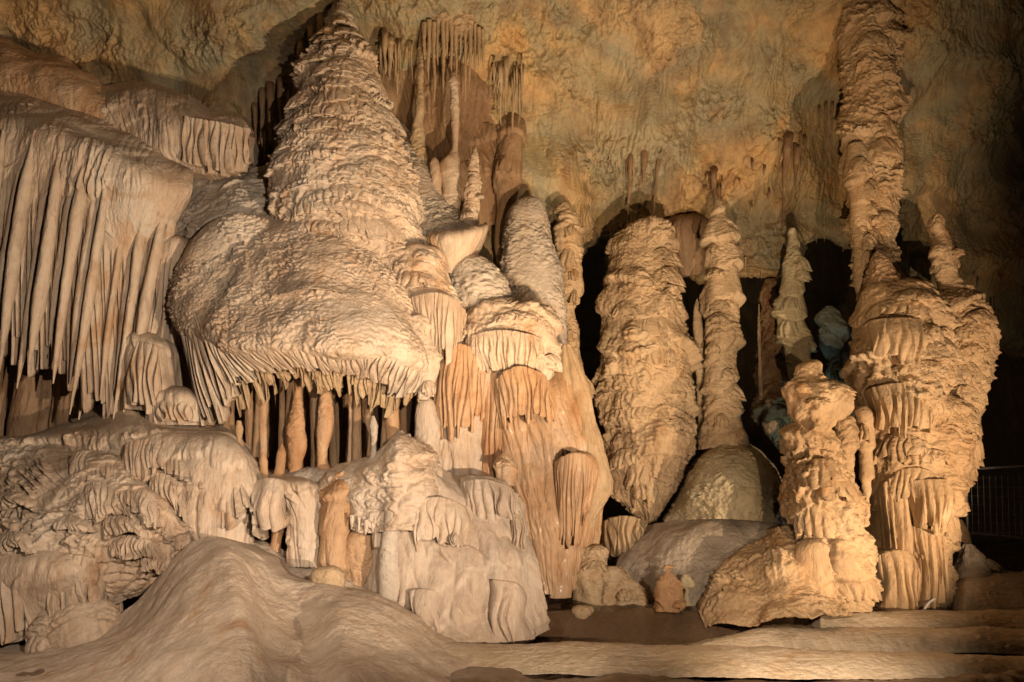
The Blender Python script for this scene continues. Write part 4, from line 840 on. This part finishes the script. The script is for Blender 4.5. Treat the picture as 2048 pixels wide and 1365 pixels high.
B('stem', None, None, [(850,1585,1665),(870,1576,1672),(920,1578,1690),(950,1568,1700),(980,1565,1715),(1020,1575,1726),(1070,1590,1728),(1130,1590,1738),(1180,1592,1742),(1215,1600,1740)], 10.95, 'pillar', 'golden', 0.85, parent=fc)
B('lower_boss', None, None, [(1078,1608,1650),(1088,1592,1668),(1120,1588,1680),(1170,1592,1685),(1210,1605,1680)], 10.7, 'sheet', 'golden', 0.8, parent=fc)
B('side_post', None, None, [(828,1680,1700),(838,1665,1712),(880,1668,1716),(930,1672,1712),(980,1680,1706),(1020,1685,1700)], 11.1, 'rings', 'golden', 0.9, parent=fc)
B('side_post', None, None, [(815,1712,1738),(825,1706,1750),(870,1708,1754),(920,1712,1750),(980,1718,1745),(1050,1722,1740)], 11.2, 'rings', 'golden', 0.9, parent=fc)
LF('flowstone_mound', 'lumpy golden mound of popcorn calcite at the foot of the front column', 'flowstone mound', [
 [(1500,1090,11.4),(1545,1070,11.3),(1580,1062,11.3),(1600,1075,11.3),(1620,1100,11.4)],
 [(1455,1135,11.2),(1520,1105,11.0),(1570,1095,10.9),(1605,1110,10.9),(1640,1140,11.0)],
 [(1425,1190,11.0),(1500,1160,10.7),(1565,1150,10.5),(1610,1160,10.5),(1660,1180,10.7)],
 [(1400,1225,10.8),(1490,1215,10.4),(1560,1205,10.2),(1620,1205,10.2),(1690,1215,10.4)],
 [(1405,1250,10.6),(1490,1252,10.2),(1560,1245,10.0),(1630,1238,10.0),(1700,1235,10.3)]], 'scaly', 'golden', thick=1.0)
B('boulder', 'shadowy grey cone of rock at the foot of the railing', 'boulder', [(1088,1925,1945),(1100,1918,1960),(1130,1905,1980),(1165,1895,2000)], 11.8, 'lumpy', 'grey')
B('boulder', 'dark narrow rock leaning between the bulbous formation and the railing', 'boulder', [(1040,1905,1920),(1060,1900,1930),(1110,1900,1940),(1160,1895,1950)], 12.3, 'smooth', 'brown')
B('boulder', 'small angular stone on the far bank of the pool', 'boulder', [(1212,1152,1188),(1218,1146,1192),(1232,1148,1190),(1240,1152,1188)], 10.9, 'lumpy', 'tan')
# ================================================================== HANGING THINGS
B('stone_column', 'long thin pale column joining ceiling and slope right of the great cone', 'column', [(52,842,858),(80,836,852),(150,834,850),(230,828,850),(270,820,850),(330,822,856),(400,840,860)], 12.3, 'thin', 'tan')
B('stalagmite', 'tall thin pinkish stalagmite with a bent head right of the great cone', 'stalagmite', [(152,902,912),(162,895,916),(180,898,918),(240,900,920),(310,894,918),(318,884,920),(380,884,920),(450,888,925)], 12.0, 'thin', 'cream')
B('stalagmite', 'short stub stalagmite between the two thin columns', 'stalagmite', [(316,864,874),(325,860,880),(380,864,886),(430,868,892)], 12.0, 'thin', 'cream')
B('stalagmite', 'crooked knobbly stalagmite rising from the flaring basket', 'stalagmite', [(295,948,954),(310,940,958),(350,932,960),(400,926,962),(450,920,962),(490,915,945)], 11.7, 'lumpy', 'cream')
LF('hanging_drapery', 'rusty ragged drapery of rock hanging right of the long thin columns', 'stone curtain', [
 [(745,60,13.3),(830,40,13.2),(900,45,13.1),(980,80,13.2),(1020,120,13.4)], [(750,130,12.9),(820,110,12.7),(900,110,12.6),(970,140,12.8),(1020,180,13.1)],
 [(790,240,12.9),(850,240,12.75),(910,250,12.7),(960,260,12.8),(1010,280,13.1)], [(830,330,13.0),(870,340,12.85),(930,360,12.8),(975,370,12.9),(1030,370,13.2)],
 [(860,430,13.1),(900,440,12.95),(945,450,12.9),(985,450,12.95),(1020,440,13.2)]], 'curtain', 'brown', thick=0.6)
B('hanging_drape', 'reddish hanging drape between the crooked stalagmite and the grey round-topped one', 'stalactite', [(215,1005,1045,13.6),(245,990,1052,13.2),(330,985,1047),(400,985,1038),(470,986,1024),(530,990,1012),(590,996,1002)], 12.9, 'curtain', 'brown')
sg = 'thin stalactites hanging in a cluster from the ceiling'
rr = np.random.default_rng(11)
SL = [(849,60,120,5),(858,55,165,5),(868,60,205,5),(876,50,130,4),(886,52,190,5),(894,50,118,4),(903,52,150,5),(912,50,160,5),(921,55,110,4),(930,58,205,4),(940,60,180,5),(950,62,150,4),(958,70,135,4),(966,75,150,4),(780,100,160,6),(795,110,190,5),(770,90,150,5),(1002,150,250,4),(1012,140,230,4),(1026,170,270,4),(1040,165,240,3),(640,60,130,5),(620,80,150,5),(600,110,190,5),(560,180,270,5),(540,190,290,6),(525,200,300,5),(510,230,310,5)]
for k, (u, v0, v1, h) in enumerate(SL):
    yy = 12.15 if 840 < u < 970 else (12.6 if u > 700 else 12.7)
    pts = [(u, v0-14, h*1.5), (u+rr.uniform(-1, 1), v0+(v1-v0)*0.35, h), (u+rr.uniform(-2, 2), v0+(v1-v0)*0.8, h*0.7), (u, v1, 0.8)]
    thing('stalactite', 'thin stalactite in a cluster under the ceiling around the great cone', 'stalactite', (rod(pts, yy, 'thin', 0.9, 0.012) if 840 < u < 970 else hang(pts)), 'tan' if u > 700 else 'brown', sg)
# ceiling boss that carries the cluster
LF('ceiling_boss', 'swollen patch of ceiling rock from which the stalactite cluster hangs', 'rock', [
 [(825,5,12.9),(880,-5,12.7),(940,5,12.7),(985,30,12.9)], [(832,35,12.4),(885,25,12.05),(940,32,12.05),(975,55,12.5)], [(838,70,12.5),(885,68,12.2),(935,75,12.2),(970,85,12.6)]], 'shingle', 'tan', thick=0.8)
pg = 'long stalactites under the middle of the ceiling'
for lab, pts, yy, gr in [
 ('long dark stalactite, left one of the pair above the massive stalagmite', [(1262,310,8),(1260,350,5),(1259,385,4.5),(1257,415,3),(1256,440,.8)], 13.6, pg),
 ('long dark stalactite, right one of the pair above the massive stalagmite', [(1318,315,7),(1313,355,4.5),(1310,395,4),(1307,430,3),(1306,452,.8)], 13.6, pg),
 ('short stalactite between the long dark pair', [(1290,305,9),(1288,340,6),(1286,372,1)], 13.6, pg),
 ('thin stalactite hanging left of the ringed column tip', [(1428,350,8),(1428,385,5),(1428,412,1)], 13.3, pg),
 ('brown blade-like stalactite above the greenish ringed stalagmite', [(1576,280,11),(1572,330,8),(1569,375,5),(1566,445,.8)], 13.8, pg),
 ('second brown stalactite right of the blade-like one', [(1594,300,8),(1592,340,6),(1590,380,1)], 13.8, pg),
 ('slim stalactite in the bluish shade left of the tall pillar', [(1652,215,4),(1652,250,3),(1651,285,1)], 13.2, pg)]:
    thing('stalactite', lab, 'stalactite', hang(pts, 'thin', 0.2), 'brown', gr)
rr = np.random.default_rng(33)
for (ua, ub, va, vb, n_, Lm) in [(1248,1330,292,322,16,45),(1405,1450,355,385,6,26),(1556,1612,268,300,9,60),(1195,1240,300,330,5,22),(760,830,85,120,12,70),(985,1050,120,170,14,80),(520,640,120,260,16,70),(1460,1560,300,420,6,18),(1630,1670,200,240,4,60),(1100,1180,340,400,7,30)]:
    for k in range(n_):
        u = rr.uniform(ua, ub); v0 = rr.uniform(va, vb)
        if 520 <= ua < 640: v0 = 330 - (u-500)*1.55 - rr.uniform(10, 60)
        L = Lm*rr.uniform(0.4, 1.2); h = rr.uniform(2.0, 4.2)
        thing('stalactite', 'thin little stalactite among others of its patch on the ceiling', 'stalactite', hang([(u, v0, h), (u+rr.uniform(-1.5, 1.5), v0+L*0.45, h*0.7), (u+rr.uniform(-2.5, 2.5), v0+L*0.8, h*0.45), (u+rr.uniform(-2.5, 2.5), v0+L, 0.6)], 'thin', 0.16), 'brown' if (ua > 1180 or u < 700) and k % 2 else 'tan', 'little stalactites in patches on the ceiling')
hd = root('hanging_drapery', 'reddish fringed drapery hanging between the massive stalagmite and the ringed column', 'stone curtain', P(1380, 430, 13.7))
LF('sheet', None, None, [[(1335,430,14.2),(1365,425,14.0),(1400,425,14.0),(1430,440,14.2)],[(1335,450,13.8),(1365,445,13.5),(1400,445,13.5),(1430,455,13.8)],[(1345,500,13.8),(1370,500,13.6),(1400,500,13.6),(1425,500,13.8)],[(1355,548,13.9),(1375,552,13.75),(1395,550,13.75),(1415,545,13.9)]], 'curtain', 'brown', thick=0.4, parent=hd)

# small drips fringe under the ceiling lip
rr = np.random.default_rng(21)
parts = []
for k in range(150):
    t = rr.uniform(); u = 1000 + 1000*t
    if 1190 < u < 1215: continue
    l = np.interp(u, U, lip); Y = np.interp(u, U, YL)
    v0 = l*(1-0.16*rr.uniform()**2) - 10; L = 14 + 30*rr.uniform()**2
    parts.append(body([(v0-8, u-3.2, u+3.2), (v0+L*0.4, u-2, u+2), (v0+L, u-0.5, u+0.5)], Y-0.12*rr.uniform(), ST['thin'], k, 0.9, 0.02))
thing('drip_stones', 'countless tiny drip stones fringing the lower edge of the ceiling', 'drip stones', parts, 'tan', kind='stuff')

# ================================================================== RIMS, RAILING, CABLE
def rim(lab, top, lip_, foot, back):
    n = 26; rows = []
    for q_, r_ in enumerate((back, top, lip_, foot)):
        r_ = np.array(r_, float); uu = np.linspace(r_[0, 0], r_[-1, 0], n)
        v = np.interp(uu, r_[:, 0], r_[:, 1]); Y = np.interp(uu, r_[:, 0], r_[:, 2])
        v = v + (1.6 if q_ > 1 else 1.0)*(np.sin(uu/57.0+len(lab)) + np.sin(uu/23.0+q_*0.3))*0.6
        Y = Y + 0.03*np.sin(uu/90.0+len(lab)*2)*(q_ > 0)
        rows.append(np.stack([uu, v, Y], 1).tolist())
    LF('rimstone_dam', lab, 'rimstone', rows, 'rim', 'rim', thick=0.3, shrink=0.0, out=np.array([0, 0, 1]))
rim('long bright rimstone dam across the foreground in front of the pool',
 [(860,1298,9.75),(1100,1290,9.6),(1400,1294,9.5),(1700,1306,9.4),(2048,1318,9.3),(2500,1330,9.2)],
 [(860,1330,9.0),(1100,1334,8.75),(1400,1338,8.6),(1700,1342,8.6),(2048,1346,8.6),(2500,1350,8.6)],
 [(860,1350,8.9),(1100,1352,8.65),(1400,1356,8.5),(1700,1360,8.5),(2048,1364,8.5),(2500,1370,8.5)],
 [(860,1306,9.85),(1100,1296,9.7),(1400,1300,9.6),(1700,1312,9.5),(2048,1324,9.4),(2500,1340,9.3)])
rim('second rimstone dam behind the long foreground one at right',
 [(1380,1296,9.95),(1500,1266,10.2),(1620,1258,10.3),(1800,1258,10.3),(2048,1262,10.3),(2500,1268,10.3)],
 [(1380,1298,9.9),(1500,1284,9.85),(1620,1284,9.8),(1800,1290,9.75),(2048,1294,9.75),(2500,1300,9.75)],
 [(1380,1300,9.88),(1500,1298,9.8),(1620,1300,9.75),(1800,1306,9.7),(2048,1310,9.7),(2500,1320,9.7)],
 [(1380,1297,10.0),(1500,1272,10.3),(1620,1264,10.4),(1800,1264,10.4),(2048,1268,10.4),(2500,1275,10.4)])
rim('third rimstone step at the foot of the bulbous formation',
 [(1640,1236,10.7),(1740,1228,10.8),(1860,1224,10.9),(2048,1226,10.9),(2500,1230,10.9)],
 [(1640,1252,10.45),(1740,1250,10.4),(1860,1250,10.4),(2048,1254,10.4),(2500,1260,10.4)],
 [(1640,1262,10.4),(1740,1262,10.35),(1860,1262,10.35),(2048,1268,10.35),(2500,1276,10.35)],
 [(1640,1242,10.8),(1740,1234,10.9),(1860,1230,11.0),(2048,1232,11.0),(2500,1236,11.0)])
rim('highest rimstone step under the railing at right',
 [(1930,1160,11.9),(2000,1148,11.9),(2048,1146,11.9),(2500,1140,11.9)],
 [(1930,1210,11.1),(2000,1208,11.1),(2048,1208,11.1),(2500,1208,11.1)],
 [(1930,1224,11.05),(2000,1222,11.05),(2048,1222,11.05),(2500,1224,11.05)],
 [(1930,1166,12.0),(2000,1154,12.0),(2048,1152,12.0),(2500,1146,12.0)])

def tube(path, r, n=8):
    path = np.array(path, float); N_ = len(path)
    t = np.gradient(path, axis=0); t /= np.linalg.norm(t, axis=1)[:, None]
    up_ = np.array([0.13, 0.2, 0.97]); a = np.cross(t, up_); a /= np.linalg.norm(a, axis=1)[:, None]; b = np.cross(t, a)
    th = np.linspace(0, 2*math.pi, n, endpoint=False)
    g = path[:, None] + r*(np.cos(th)[None, :, None]*a[:, None] + np.sin(th)[None, :, None]*b[:, None])
    return (g, grid_faces(N_, n, True)[:, ::-1], [np.arange(n), (N_-1)*n + np.arange(n)[::-1]])
rl = root('railing', 'dim steel walkway railing with wire mesh in the dark at the right edge', 'railing', P(1932, 1085, 13))
YR = 13.0
for pth, nm, r in [([(1932,958),(1936,1090)], 'post', .022), ([(2180,945),(2186,1105)], 'post', .022), ([(1950,938),(2400,915)], 'handrail', .02), ([(1930,1066),(1990,1072),(2100,1084),(2400,1110)], 'bottom_rail', .025)]:
    c = resample(P(*np.array([(a, b, YR) for a, b in pth]).T), 20); thing(nm, None, None, tube(c, r), 'metal', parent=rl)
ms = []
for k in range(36):
    u = 1942 + 12.2*k; ms.append(tube(P(*np.array([(u, 952 - 0.01*(u-1942), YR), (u+4, 1068 + 0.1*(u-1942), YR)]).T), .006, 5))
for k in range(7):
    v = 956 + 18*k; ms.append(tube(P(*np.array([(1936, v, YR+.008), (2400, v+4+k, YR+.008)]).T), .004, 5))
thing('wire_mesh', None, None, ms, 'metal', parent=rl)
thing('cable', 'white cable lying on the mud at the foot of the bulbous formation', 'cable', tube(resample(P(*np.array([(1900,1168,11.5),(1888,1180,11.3),(1872,1196,11.15),(1858,1206,11.05),(1848,1220,10.95)]).T), 30), .016), 'cable')
